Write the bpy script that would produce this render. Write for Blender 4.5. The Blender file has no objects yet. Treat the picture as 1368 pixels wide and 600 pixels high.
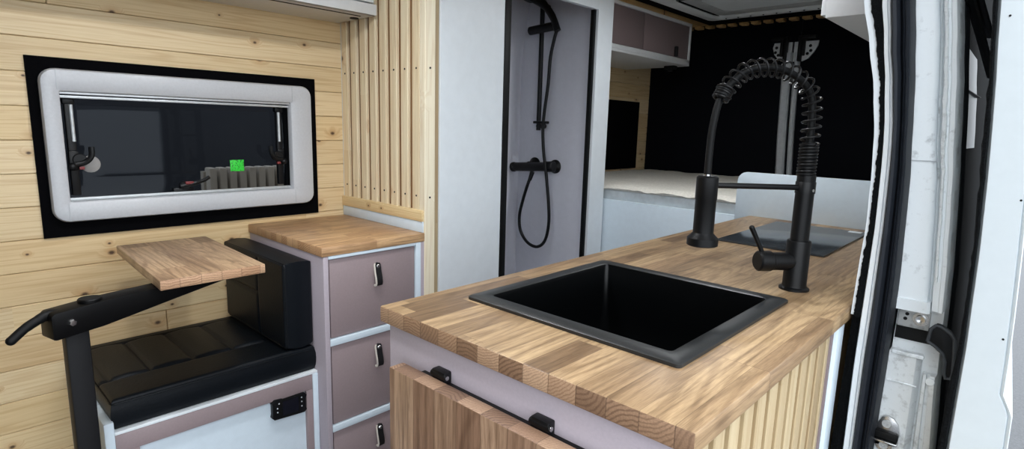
import bpy, bmesh, math, random
from mathutils import Vector, Matrix
random.seed(7)
S = bpy.context.scene
C = S.collection
PI = math.pi

# ------------------------------------------------------------------ materials
def lin(c):
    def f(v):
        v /= 255.0
        return v / 12.92 if v <= 0.04045 else ((v + 0.055) / 1.055) ** 2.4
    return (f(c[0]), f(c[1]), f(c[2]), 1.0)

class NT:
    def __init__(s, name):
        s.m = bpy.data.materials.new(name); s.m.use_nodes = True
        s.t = s.m.node_tree; s.t.nodes.clear()
        s.out = s.n('ShaderNodeOutputMaterial'); s.bs = s.n('ShaderNodeBsdfPrincipled')
        s.l(s.bs.outputs[0], s.out.inputs[0])
    def n(s, typ, **kw):
        o = s.t.nodes.new(typ)
        for k, v in kw.items(): setattr(o, k, v)
        return o
    def l(s, a, b): s.t.links.new(a, b)
    def val(s, sock, v):
        if hasattr(v, 'is_linked'): s.l(v, sock)
        else: sock.default_value = v
    def math(s, op, a, b=None, c=None):
        o = s.n('ShaderNodeMath', operation=op)
        s.val(o.inputs[0], a)
        if b is not None: s.val(o.inputs[1], b)
        if c is not None: s.val(o.inputs[2], c)
        return o.outputs[0]
    def comb(s, x, y, z):
        o = s.n('ShaderNodeCombineXYZ')
        for i, v in enumerate((x, y, z)): s.val(o.inputs[i], v)
        return o.outputs[0]
    def noise(s, vec, scale=5, detail=3, rough=0.5, dist=0.0):
        o = s.n('ShaderNodeTexNoise')
        if vec is not None: s.l(vec, o.inputs['Vector'])
        o.inputs['Scale'].default_value = scale; o.inputs['Detail'].default_value = detail
        o.inputs['Roughness'].default_value = rough; o.inputs['Distortion'].default_value = dist
        return o.outputs[0]
    def white(s, vec=None, w=None):
        o = s.n('ShaderNodeTexWhiteNoise', noise_dimensions='2D' if vec is not None else '1D')
        if vec is not None: s.l(vec, o.inputs['Vector'])
        else: s.val(o.inputs['W'], w)
        return o.outputs['Value']
    def ramp(s, fac, stops, mode='LINEAR'):
        o = s.n('ShaderNodeValToRGB'); o.color_ramp.interpolation = mode
        e = o.color_ramp.elements
        while len(e) < len(stops): e.new(0.5)
        for el, (p, c) in zip(e, stops):
            el.position = p; el.color = lin(c) if len(c) == 3 else c
        s.l(fac, o.inputs[0]); return o.outputs[0]
    def mix(s, fac, a, b, blend='MIX'):
        o = s.n('ShaderNodeMix', data_type='RGBA', blend_type=blend)
        s.val(o.inputs[0], fac); s.val(o.inputs[6], a); s.val(o.inputs[7], b)
        return o.outputs[2]
    def xyz(s):
        tc = s.n('ShaderNodeTexCoord'); sp = s.n('ShaderNodeSeparateXYZ')
        s.l(tc.outputs['Object'], sp.inputs[0]); return tc.outputs['Object'], sp.outputs
    def bump(s, h, strength=0.2, dist=0.01):
        o = s.n('ShaderNodeBump'); o.inputs['Strength'].default_value = strength
        o.inputs['Distance'].default_value = dist
        s.l(h, o.inputs['Height']); s.l(o.outputs[0], s.bs.inputs['Normal'])

def plain(name, col, rough=0.5, metal=0.0, var=0.04, nscale=40, bump=0.0, spec=0.5, coat=0.0):
    t = NT(name); o, _ = t.xyz()
    n = t.noise(o, nscale, 4, 0.6)
    c = lin(col); d = tuple(max(0, v * (1 - var * 3)) for v in c[:3]) + (1,); e = tuple(min(1, v * (1 + var * 2)) for v in c[:3]) + (1,)
    t.l(t.ramp(n, [(0.25, d), (0.75, e)]), t.bs.inputs['Base Color'])
    t.bs.inputs['Roughness'].default_value = rough; t.bs.inputs['Metallic'].default_value = metal
    t.bs.inputs['Specular IOR Level'].default_value = spec; t.bs.inputs['Coat Weight'].default_value = coat
    if bump: t.bump(n, bump, 0.004)
    return t.m

def staves(name, across, along, tones, w=0.042, length=0.38, rough=0.42, third=None, seed=0.0):
    """edge-glued hardwood staves: random tone per stave, fine streaky grain"""
    t = NT(name); o, ax = t.xyz()
    u, v = ax[across], ax[along]; q = ax[3 - across - along]
    us = t.math('ADD', t.math('DIVIDE', u, w), 50.0 + seed)
    row = t.math('FLOOR', us)
    rr = t.white(w=row)
    vs = t.math('ADD', t.math('DIVIDE', v, length), t.math('MULTIPLY', rr, 17.3))
    col = t.math('FLOOR', vs)
    sr = t.white(vec=t.comb(row, col, 0.0))
    base = t.ramp(sr, tones)
    off = t.math('MULTIPLY', sr, 40.0)
    gv = t.comb(t.math('ADD', t.math('MULTIPLY', u, 130.0), off), t.math('ADD', t.math('MULTIPLY', v, 6.0), off), t.math('MULTIPLY', q, 130.0))
    g1 = t.noise(gv, 1.0, 5, 0.65, 0.6)
    gv2 = t.comb(t.math('ADD', t.math('MULTIPLY', u, 600.0), off), t.math('MULTIPLY', v, 40.0), t.math('MULTIPLY', q, 600.0))
    g2 = t.noise(gv2, 1.0, 2, 0.5)
    gv3 = t.comb(t.math('ADD', t.math('MULTIPLY', u, 9.0), off), t.math('ADD', t.math('MULTIPLY', v, 1.3), off), q)
    g3 = t.math('SINE', t.math('MULTIPLY', t.noise(gv3, 1.0, 1, 0.4), 95.0))
    dark = t.ramp(g1, [(0.32, (138, 124, 114)), (0.56, (255, 255, 255))])
    c = t.mix(0.62, base, dark, 'MULTIPLY')
    c = t.mix(0.30, c, t.ramp(g2, [(0.3, (165, 155, 148)), (0.62, (255, 255, 255))]), 'MULTIPLY')
    c = t.mix(0.34, c, t.ramp(t.math('MULTIPLY_ADD', g3, 0.5, 0.5), [(0.0, (150, 130, 112)), (0.5, (255, 255, 255))]), 'MULTIPLY')
    fu = t.math('FRACT', us); fv = t.math('FRACT', vs)
    ju = t.math('LESS_THAN', fu, 0.018); jv = t.math('LESS_THAN', fv, 0.0035)
    j = t.math('MAXIMUM', ju, jv)
    c = t.mix(t.math('MULTIPLY', j, 0.45), c, lin((70, 50, 36)))
    t.l(c, t.bs.inputs['Base Color'])
    t.bs.inputs['Roughness'].default_value = rough
    t.bump(g2, 0.08, 0.002)
    return t.m

def endgrain(name, across, third, tones, w=0.042, seed=0.0, rough=0.55):
    t = NT(name); o, ax = t.xyz()
    u, q = ax[across], ax[third]
    us = t.math('ADD', t.math('DIVIDE', u, w), 50.0 + seed)
    row = t.math('FLOOR', us); r1 = t.white(w=row); r2 = t.white(w=t.math('ADD', row, 0.37))
    cu = t.math('SUBTRACT', t.math('MULTIPLY', t.math('FRACT', us), w), t.math('MULTIPLY', t.math('SUBTRACT', r1, 0.4), 0.16))
    sg = t.math('SUBTRACT', t.math('MULTIPLY', t.math('GREATER_THAN', r1, 0.5), 2.0), 1.0)
    cq = t.math('ADD', q, t.math('MULTIPLY', t.math('MULTIPLY_ADD', r2, 0.07, 0.035), sg))
    d = t.math('SQRT', t.math('ADD', t.math('MULTIPLY', cu, cu), t.math('MULTIPLY', cq, cq)))
    d = t.math('ADD', d, t.math('MULTIPLY', t.noise(o, 38, 3), 0.012))
    ring = t.math('MULTIPLY_ADD', t.math('SINE', t.math('MULTIPLY', d, t.math('MULTIPLY_ADD', r2, 900.0, 900.0))), 0.5, 0.5)
    base = t.ramp(r2, tones)
    c = t.mix(t.math('MULTIPLY_ADD', r1, 0.3, 0.25), base, t.ramp(ring, [(0.1, (126, 94, 76)), (0.55, (255, 255, 255))]), 'MULTIPLY')
    c = t.mix(0.3, c, t.ramp(t.noise(o, 500, 2), [(0.3, (160, 140, 130)), (0.65, (255, 255, 255))]), 'MULTIPLY')
    c = t.mix(t.math('MULTIPLY', t.math('LESS_THAN', t.math('FRACT', us), 0.03), 0.5), c, lin((60, 42, 30)))
    t.l(c, t.bs.inputs['Base Color']); t.bs.inputs['Roughness'].default_value = rough
    return t.m

def pine(name, across, along, bw, boff, tones, knots=True, rough=0.5, length=2.6, contrast=0.5, knotscale=8.5):
    t = NT(name); o, ax = t.xyz()
    u, v = ax[across], ax[along]; q = ax[3 - across - along]
    us = t.math('ADD', t.math('DIVIDE', t.math('SUBTRACT', u, boff), bw), 60.0)
    row = t.math('FLOOR', us); rr = t.white(w=row)
    vs = t.math('ADD', t.math('DIVIDE', v, length), t.math('MULTIPLY', rr, 9.7))
    sr = t.white(vec=t.comb(row, t.math('FLOOR', vs), 0.0))
    base = t.ramp(sr, tones); off = t.math('MULTIPLY', sr, 37.0)
    # knots: voronoi cells, only some of them carry one
    vo = t.n('ShaderNodeTexVoronoi', voronoi_dimensions='2D')
    t.l(t.comb(t.math('ADD', t.math('MULTIPLY', v, knotscale * 0.72), off), t.math('MULTIPLY', u, knotscale), 0.0), vo.inputs['Vector'])
    vo.inputs['Scale'].default_value = 1.0
    kd = vo.outputs['Distance']
    sc = t.n('ShaderNodeSeparateColor'); t.l(vo.outputs['Color'], sc.inputs[0])
    has = t.math('GREATER_THAN', sc.outputs[0], 0.42)
    size = t.math('MULTIPLY_ADD', sc.outputs[1], 0.045, 0.028)
    kn = t.math('MULTIPLY', has, t.math('SUBTRACT', 1.0, t.math('SMOOTH_MIN', t.math('DIVIDE', kd, size), 1.0, 0.25)))
    halo = t.math('MULTIPLY', has, t.math('SUBTRACT', 1.0, t.math('MINIMUM', t.math('DIVIDE', kd, t.math('MULTIPLY', size, 3.4)), 1.0)))
    warp = t.math('MULTIPLY', halo, 0.9)
    gv = t.comb(t.math('ADD', t.math('ADD', t.math('MULTIPLY', u, 26.0), off), warp), t.math('MULTIPLY', v, 0.9), t.math('MULTIPLY', q, 26.0))
    g = t.math('MULTIPLY_ADD', t.math('SINE', t.math('MULTIPLY', t.noise(gv, 1.0, 2, 0.5), 42.0)), 0.5, 0.5)
    gf = t.noise(t.comb(t.math('MULTIPLY', u, 320.0), t.math('MULTIPLY', v, 7.0), t.math('MULTIPLY', q, 320.0)), 1.0, 2)
    c = t.mix(contrast * 0.55, base, t.ramp(g, [(0.0, (206, 176, 138)), (0.42, (255, 255, 255))]), 'MULTIPLY')
    c = t.mix(contrast * 0.6, c, t.ramp(gf, [(0.3, (214, 198, 174)), (0.6, (255, 255, 255))]), 'MULTIPLY')
    if knots:
        c = t.mix(t.math('MULTIPLY', halo, 0.5), c, lin((176, 122, 66)))
        c = t.mix(t.math('MINIMUM', t.math('MULTIPLY', kn, 1.5), 0.92), c, lin((58, 36, 20)))
    t.l(c, t.bs.inputs['Base Color']); t.bs.inputs['Roughness'].default_value = rough
    t.bump(gf, 0.06, 0.002)
    return t.m

M = {}
PINE = [(0.0, (216, 192, 150)), (0.35, (228, 206, 166)), (0.7, (222, 196, 150)), (1.0, (212, 184, 140))]
M['wall_pine'] = pine('wall_pine', 2, 1, 0.0885, 1.05, PINE)
M['slat_pine'] = pine('slat_pine', 0, 2, 0.061, 0.0, [(0, (234, 218, 184)), (0.5, (240, 226, 194)), (1, (226, 206, 168))], contrast=0.42, knotscale=6.0)
M['backing_shade'] = pine('backing_shade', 0, 2, 0.12, 0.0, [(0, (132, 98, 62)), (1, (142, 106, 70))], contrast=0.4, knots=False)  # dark brown tone paints the shade between the slats
M['post_pine'] = pine('post_pine', 1, 2, 0.5, 0.1, [(0, (242, 232, 206)), (1, (244, 234, 210))], knots=False, contrast=0.35)
M['rail_pine'] = pine('rail_pine', 2, 0, 0.2, 0.1, [(0, (230, 206, 158)), (1, (232, 208, 160))], contrast=0.5, knotscale=9)
M['side_pine'] = pine('side_pine', 1, 2, 0.046, 0.0, [(0, (178, 158, 124)), (0.5, (190, 172, 138)), (1, (170, 148, 114))], knots=False, contrast=0.4)
M['ceil_pine'] = pine('ceil_pine', 0, 1, 0.07, 0.0, [(0, (170, 140, 92)), (1, (186, 154, 104))], contrast=0.5)
OAK = [(0.0, (128, 102, 76)), (0.22, (160, 132, 99)), (0.55, (182, 153, 116)), (0.85, (196, 167, 128)), (1.0, (168, 138, 104))]
OAKE = [(0.0, (134, 104, 80)), (0.5, (172, 138, 108)), (1.0, (204, 170, 138))]
M['oak'] = staves('oak_staves', 0, 1, OAK, 0.044, 0.30)
M['oak_end'] = endgrain('oak_end', 0, 2, OAKE, 0.044)
BEECH = [(0.0, (186, 146, 106)), (0.4, (204, 164, 120)), (0.7, (216, 178, 134)), (1.0, (196, 154, 112))]
M['beech'] = staves('beech_staves', 0, 1, BEECH, 0.036, 0.24)
M['beech_end'] = endgrain('beech_end', 0, 2, [(0, (190, 148, 108)), (1, (224, 184, 140))], 0.036)
TAB = [(0.0, (150, 122, 96)), (0.35, (178, 148, 118)), (0.7, (202, 172, 138)), (1.0, (188, 156, 124))]
M['table'] = staves('table_staves', 1, 0, TAB, 0.058, 0.30)
M['table_end'] = endgrain('table_end', 1, 2, [(0, (190, 150, 116)), (1, (222, 186, 150))], 0.046)
FOLD = [(0.0, (116, 88, 68)), (0.35, (154, 122, 98)), (0.7, (184, 152, 124)), (1.0, (142, 110, 88))]
M['fold'] = staves('fold_staves', 0, 2, FOLD, 0.05, 0.34, seed=0.3)
M['fold_end'] = endgrain('fold_end', 0, 1, FOLD, 0.05, seed=0.3)
M['white'] = plain('white_laminate', (222, 229, 234), 0.42, var=0.012, nscale=25)
M['white_gloss'] = plain('white_gloss', (232, 238, 242), 0.3, var=0.01)
M['cool_white'] = plain('cool_white', (214, 228, 238), 0.4, var=0.012)
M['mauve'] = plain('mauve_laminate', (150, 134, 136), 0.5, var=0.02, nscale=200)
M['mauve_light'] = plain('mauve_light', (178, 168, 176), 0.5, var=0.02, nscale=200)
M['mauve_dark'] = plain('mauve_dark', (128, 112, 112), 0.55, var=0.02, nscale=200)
M['leather'] = plain('black_leather', (9, 15, 21), 0.45, var=0.12, nscale=160, bump=0.15, spec=0.22)
M['black'] = plain('black_metal', (6, 6, 7), 0.45, 0.0, var=0.05, spec=0.18)
M['black_matte'] = plain('black_matte', (9, 10, 11), 0.55, var=0.05, spec=0.22)
M['black_satin'] = plain('black_satin', (10, 11, 13), 0.42, 0.0, var=0.04, spec=0.28)
M['post_black'] = plain('post_black', (14, 14, 17), 0.55, var=0.06, nscale=220, bump=0.1, spec=0.25)
M['black_panel'] = plain('black_panel', (7, 9, 16), 0.8, var=0.15, nscale=120, spec=0.12)
M['surround'] = plain('black_felt', (5, 5, 7), 0.9, var=0.1, nscale=300, bump=0.2, spec=0.06)
M['rubber'] = plain('rubber', (27, 31, 38), 0.6, var=0.08, nscale=60, spec=0.25)
M['rim_rubber'] = plain('rim_rubber', (62, 66, 70), 0.55, var=0.08, nscale=60, spec=0.3)
M['rubber_dark'] = plain('rubber_dark', (12, 14, 17), 0.65, var=0.1, nscale=60, spec=0.25)
M['fuzz'] = plain('fuzz', (16, 18, 20), 0.95, var=0.3, nscale=350, bump=0.8, spec=0.1)
M['frame_grey'] = plain('frame_grey', (190, 192, 196), 0.35, var=0.02, nscale=150)
M['silver'] = plain('silver', (196, 200, 202), 0.36, 0.35, var=0.04)
M['steel'] = plain('steel', (196, 196, 196), 0.25, 1.0, var=0.04)
M['rod_grey'] = plain('rod_grey', (186, 190, 194), 0.45, 0.2, var=0.05)
M['shaded_skin'] = plain('shaded_skin', (10, 12, 14), 0.95, var=0.05, spec=0.03)
M['hob'] = plain('hob_glass', (52, 57, 62), 0.16, 0.0, var=0.02)
M['green'] = None
M['disc_grey'] = plain('disc_grey', (150, 148, 146), 0.4)
M['red'] = plain('red_plastic', (120, 44, 46), 0.5)
M['fabric_white'] = plain('mattress_fabric', (226, 222, 212), 0.9, var=0.05, nscale=90, bump=0.4, spec=0.1)
M['plastic'] = plain('clear_plastic', (206, 214, 218), 0.25, var=0.06, nscale=18, bump=0.3)
M['floor'] = plain('vinyl_floor', (96, 92, 90), 0.6, var=0.06, nscale=30)
M['asphalt'] = plain('asphalt', (92, 94, 97), 0.9, var=0.1, nscale=80)
M['outside_dark'] = plain('outside_dark', (30, 34, 42), 0.8, var=0.06, nscale=3)
M['ribbed'] = plain('ribbed', (190, 182, 170), 0.6, var=0.05, nscale=8)
M['screen'] = plain('screen', (18, 20, 30), 0.15, var=0.02)
M['shower_wall'] = plain('shower_wall', (220, 221, 230), 0.35, var=0.012)
M['pale_icon'] = plain('pale_icon', (210, 214, 220), 0.5)
M['lit_skin'] = plain('lit_skin', (176, 182, 190), 0.4, var=0.02)
M['overhead'] = plain('overhead_white', (214, 216, 218), 0.45, var=0.015)
M['tab_black'] = plain('tab_leather', (16, 16, 18), 0.5, var=0.06, nscale=200, bump=0.1)
M['tab_edge'] = plain('tab_edge', (214, 206, 196), 0.7)
M['granite'] = plain('sink_black', (4, 5, 6), 0.28, 0.0, var=0.12, nscale=500, spec=0.25)
M['sink_rim'] = plain('sink_rim', (32, 34, 35), 0.42, 0.0, var=0.08, nscale=300)

def dirty(name, base, dirtc, amount, scale=55):
    t = NT(name); o, ax = t.xyz()
    n = t.noise(o, scale, 5, 0.65); n2 = t.noise(o, 7, 3, 0.5)
    f = t.ramp(t.math('MULTIPLY', n, t.math('ADD', n2, 0.5)), [(0.60 - amount, (0, 0, 0)), (0.80 - amount, (255, 255, 255))])
    c = t.mix(t.math('MULTIPLY', f, 0.5), lin(base), lin(dirtc))
    t.l(c, t.bs.inputs['Base Color']); t.bs.inputs['Roughness'].default_value = 0.4
    t.bump(n, 0.25, 0.004)
    return t.m
M['jamb'] = dirty('jamb_paint', (234, 240, 243), (110, 114, 116), 0.02)
M['door_white'] = plain('door_white', (196, 204, 208), 0.4, var=0.01)
M['jamb_dirty'] = dirty('jamb_dirty', (224, 229, 231), (100, 98, 94), 0.05)
M['sealant'] = dirty('sealant', (226, 231, 232), (140, 142, 140), 0.10, 110)
M['galv'] = dirty('galvanised', (172, 174, 174), (90, 88, 84), 0.12, 80)

def greenmat():
    t = NT('green_sticker'); o, ax = t.xyz()
    n = t.noise(o, 260, 2)
    t.l(t.mix(t.math('GREATER_THAN', n, 0.585), lin((52, 214, 62)), lin((14, 84, 28))), t.bs.inputs['Base Color'])
    return t.m
M['green'] = greenmat()

def glassmat():
    t = NT('tinted_pane')
    tr = t.n('ShaderNodeBsdfTransparent'); tr.inputs[0].default_value = (0.20, 0.215, 0.235, 1)
    gl = t.n('ShaderNodeBsdfGlossy'); gl.inputs['Roughness'].default_value = 0.03; gl.inputs[0].default_value = (0.45, 0.48, 0.52, 1)
    fr = t.n('ShaderNodeFresnel'); fr.inputs[0].default_value = 1.3
    mx = t.n('ShaderNodeMixShader'); t.l(fr.outputs[0], mx.inputs[0]); t.l(tr.outputs[0], mx.inputs[1]); t.l(gl.outputs[0], mx.inputs[2])
    t.l(mx.outputs[0], t.out.inputs[0]); return t.m
M['pane'] = glassmat()

# ------------------------------------------------------------------ mesh builder
AX = {'X': 0, 'Y': 1, 'Z': 2}
class MB:
    def __init__(s): s.bm = bmesh.new()
    def _merge(s, tb, mat=None, mi=0):
        if mat is not None: tb.transform(mat)
        for f in tb.faces: f.material_index = mi
        me = bpy.data.meshes.new('tmp'); tb.to_mesh(me); tb.free()
        s.bm.from_mesh(me); bpy.data.meshes.remove(me); return s
    def box(s, x0, x1, y0, y1, z0, z1, bev=0.0, seg=2, mi=0, mat=None):
        tb = bmesh.new(); bmesh.ops.create_cube(tb, size=1.0)
        sx, sy, sz = abs(x1 - x0), abs(y1 - y0), abs(z1 - z0)
        for v in tb.verts:
            v.co = Vector(((x0 + x1) / 2 + v.co.x * sx, (y0 + y1) / 2 + v.co.y * sy, (z0 + z1) / 2 + v.co.z * sz))
        if bev: bmesh.ops.bevel(tb, geom=tb.edges[:], offset=min(bev, 0.45 * min(sx, sy, sz)), segments=seg, profile=0.5, affect='EDGES')
        return s._merge(tb, mat, mi)
    def cyl(s, p0, p1, r0, r1=None, seg=24, bev=0.0, mi=0):
        p0, p1 = Vector(p0), Vector(p1); r1 = r0 if r1 is None else r1
        L = (p1 - p0).length
        prof = [(r0, 0.0), (r1, L)]
        if bev: prof = [(r0 - bev, 0), (r0, bev), (r1, L - bev), (r1 - bev, L)]
        return s.lathe(prof, p0, (p1 - p0), seg, mi)
    def lathe(s, prof, base, axis=(0, 0, 1), seg=28, mi=0):
        tb = bmesh.new(); rings = []
        for r, z in prof:
            if r < 1e-6: rings.append([tb.verts.new((0, 0, z))])
            else: rings.append([tb.verts.new((r * math.cos(2 * PI * k / seg), r * math.sin(2 * PI * k / seg), z)) for k in range(seg)])
        for a, b in zip(rings, rings[1:]):
            for k in range(seg):
                k2 = (k + 1) % seg
                if len(a) == 1 and len(b) == 1: continue
                if len(a) == 1: tb.faces.new((a[0], b[k2], b[k])) if False else tb.faces.new((a[0], b[k], b[k2]))
                elif len(b) == 1: tb.faces.new((a[k], a[k2], b[0]))
                else: tb.faces.new((a[k], a[k2], b[k2], b[k]))
        if len(rings[0]) > 1: tb.faces.new(rings[0][::-1])
        if len(rings[-1]) > 1: tb.faces.new(rings[-1])
        q = Vector((0, 0, 1)).rotation_difference(Vector(axis).normalized()).to_matrix().to_4x4()
        return s._merge(tb, Matrix.Translation(Vector(base)) @ q, mi)
    def tube(s, pts, r, seg=10, mi=0, cap=True):
        pts = [Vector(p) for p in pts]; tb = bmesh.new(); n = len(pts)
        rad = r if isinstance(r, (list, tuple)) else [r] * n
        t0 = (pts[1] - pts[0]).normalized()
        nrm = t0.orthogonal().normalized(); prev = t0; rings = []
        for i, p in enumerate(pts):
            t = (pts[min(i + 1, n - 1)] - pts[max(i - 1, 0)]).normalized()
            nrm = prev.rotation_difference(t) @ nrm; nrm = (nrm - t * nrm.dot(t)).normalized(); prev = t
            b = t.cross(nrm)
            rings.append([tb.verts.new(p + (nrm * math.cos(2 * PI * k / seg) + b * math.sin(2 * PI * k / seg)) * rad[i]) for k in range(seg)])
        for a, b in zip(rings, rings[1:]):
            for k in range(seg): tb.faces.new((a[k], a[(k + 1) % seg], b[(k + 1) % seg], b[k]))
        if cap: tb.faces.new(rings[0][::-1]); tb.faces.new(rings[-1])
        return s._merge(tb, None, mi)
    def prism(s, poly, axis, a0, a1, bev=0.0, mi=0):
        """polygon in the plane perpendicular to axis, extruded from a0 to a1"""
        k = AX[axis]; oth = [i for i in range(3) if i != k]; tb = bmesh.new()
        def mk(p, a):
            c = [0, 0, 0]; c[oth[0]], c[oth[1]], c[k] = p[0], p[1], a; return tb.verts.new(c)
        A = [mk(p, a0) for p in poly]; B = [mk(p, a1) for p in poly]
        tb.faces.new(A); tb.faces.new(B[::-1])
        n = len(poly)
        for i in range(n): tb.faces.new((A[i], B[i], B[(i + 1) % n], A[(i + 1) % n]))
        bmesh.ops.recalc_face_normals(tb, faces=tb.faces[:])
        if bev: bmesh.ops.bevel(tb, geom=tb.edges[:], offset=bev, segments=2, profile=0.5, affect='EDGES')
        return s._merge(tb, None, mi)
    def loops(s, rings, close=True, cap0=False, cap1=False, mi=0):
        """bridge rings of equal length"""
        tb = bmesh.new(); R = [[tb.verts.new(p) for p in r] for r in rings]
        for a, b in zip(R, R[1:]):
            n = len(a)
            for k in range(n if close else n - 1): tb.faces.new((a[k], a[(k + 1) % n], b[(k + 1) % n], b[k]))
        if cap0: tb.faces.new(R[0][::-1])
        if cap1: tb.faces.new(R[-1])
        bmesh.ops.recalc_face_normals(tb, faces=tb.faces[:])
        return s._merge(tb, None, mi)
    def sphere(s, c, r, sc=(1, 1, 1), seg=16, mi=0):
        tb = bmesh.new(); bmesh.ops.create_uvsphere(tb, u_segments=seg, v_segments=seg // 2, radius=r)
        return s._merge(tb, Matrix.Translation(Vector(c)) @ Matrix.Diagonal((*sc, 1)), mi)

ORG = {}
def tag(o, label=None, cat=None, group=None, kind=None):
    if label: o['label'] = label
    if cat: o['category'] = cat
    if group: o['group'] = group
    if kind: o['kind'] = kind
    return o
def thing(name, label, cat, loc, group=None, kind=None):
    o = bpy.data.objects.new(name, None); C.objects.link(o); o.location = loc
    o.empty_display_size = 0.05; ORG[o.name] = Vector(loc)
    return tag(o, label, cat, group, kind)
def build(mb, name, mats, parent=None, label=None, cat=None, group=None, kind=None, origin=None, smooth=35, endaxis=None):
    bm = mb.bm if isinstance(mb, MB) else mb
    if not isinstance(mats, (list, tuple)): mats = [mats]
    bmesh.ops.remove_doubles(bm, verts=bm.verts[:], dist=1e-6)
    if endaxis is not None:
        bm.normal_update()
        for f in bm.faces:
            if abs(f.normal[endaxis]) > 0.75: f.material_index = 1
    if parent is not None: org = ORG[parent.name]
    elif origin is not None: org = Vector(origin)
    else:
        xs = [v.co.x for v in bm.verts]; ys = [v.co.y for v in bm.verts]; zs = [v.co.z for v in bm.verts]
        org = Vector(((min(xs) + max(xs)) / 2, (min(ys) + max(ys)) / 2, min(zs)))
    for v in bm.verts: v.co -= org
    bm.normal_update()
    for e in bm.edges:
        e.smooth = len(e.link_faces) == 2 and e.calc_face_angle(0.0) < math.radians(smooth)
    for f in bm.faces: f.smooth = True
    me = bpy.data.meshes.new(name); bm.to_mesh(me); bm.free()
    for m in mats: me.materials.append(M[m] if isinstance(m, str) else m)
    o = bpy.data.objects.new(name, me); C.objects.link(o)
    if parent is not None: o.parent = parent
    else: o.location = org
    ORG[o.name] = org
    return tag(o, label, cat, group, kind)
def bx(*a, **k): return MB().box(*a, **k)
def copy_tree(o, loc, label):
    c = o.copy(); C.objects.link(c); c.location = loc; c['label'] = label
    for ch in o.children:
        d = ch.copy(); C.objects.link(d); d.parent = c
        for g in ch.children:
            e = g.copy(); C.objects.link(e); e.parent = d
    return c
def rrect(x0, x1, y0, y1, r, n=6):
    pts = []
    for cx, cy, a in ((x1 - r, y1 - r, 0), (x0 + r, y1 - r, 90), (x0 + r, y0 + r, 180), (x1 - r, y0 + r, 270)):
        for k in range(n + 1):
            t = math.radians(a + 90 * k / n); pts.append((cx + r * math.cos(t), cy + r * math.sin(t)))
    return pts
def catmull(pts, n=8):
    pts = [Vector(p) for p in pts]; out = []
    P = [pts[0] * 2 - pts[1]] + pts + [pts[-1] * 2 - pts[-2]]
    for i in range(1, len(P) - 2):
        for k in range(n):
            t = k / n; a, b, c, d = P[i - 1:i + 3]
            out.append(0.5 * ((2 * b) + (c - a) * t + (2 * a - 5 * b + 4 * c - d) * t * t + (3 * b - a - 3 * c + d) * t ** 3))
    out.append(pts[-1]); return out

# ------------------------------------------------------------------ key planes (metres)
FILL_STRENGTH = 105.0
XW = -1.966     # window wall
XS = -1.465     # shower front
YS = 1.164      # slatted partition
CT = 0.90       # kitchen worktop top
YR = 3.40       # rear doors
ZC = 1.83       # ceiling

# ------------------------------------------------------------------ setting
build(bx(-2.0, -0.10, -1.9, 3.5, -0.06, 0.0), 'floor', 'floor', label='grey vinyl floor of the van', cat='floor', kind='structure')
build(bx(-14, 14, -14, 16, -0.52, -0.46), 'ground', 'asphalt', label='grey asphalt ground outside the van', cat='ground', kind='structure')
mb = MB(); k = 0; z = 1.05 - 12 * 0.0885
while z < 1.86:
    z0, z1 = max(z, 0.0), min(z + 0.0885, 1.88)
    if z1 - z0 > 0.01:
        # long boards, split around the window opening, with odd butt joints
        w0, w1 = 0.29, 0.955
        spans = [(-1.9, 3.42)]
        if z1 > 0.955 and z0 < 1.28: spans = [(-1.9, w0), (w1, 3.42)]
        for a, b in spans:
            jy = {3: 1.106, 14: 0.99, 8: 0.585, 6: 0.52, 5: 1.02, 17: 0.3}.get(k)
            if jy and a < jy < b: parts = [(a, jy - 0.0007), (jy + 0.0007, b)]
            else: parts = [(a, b)]
            for c, d in parts: mb.box(XW - 0.02, XW, c, d, z0 + 0.0006, z1 - 0.0006, 0.0018, 1)
    z += 0.0885; k += 1
for a in ((-1.9, 0.29, 0, 1.87), (0.955, 3.42, 0, 1.87), (0.29, 0.955, 0, 0.955), (0.29, 0.955, 1.28, 1.87)): mb.box(XW - 0.034, XW - 0.0195, *a)
build(mb, 'wall_left', 'wall_pine', label='knotty pine tongue and groove wall around the window', cat='wall', kind='structure', origin=(XW, 0, 0))
mb = MB(); x = XW
while x < -0.25:
    mb.box(x + 0.0008, x + 0.0692, -1.9, 3.36, ZC, ZC + 0.015, 0.003, 1)
    x += 0.07
mb.box(-2.0, -0.2, -1.9, 3.5, ZC + 0.014, ZC + 0.05)
build(mb, 'ceiling', 'ceil_pine', label='pine board ceiling running to the rear doors', cat='ceiling', kind='structure', origin=(0, 0, ZC))
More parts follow.
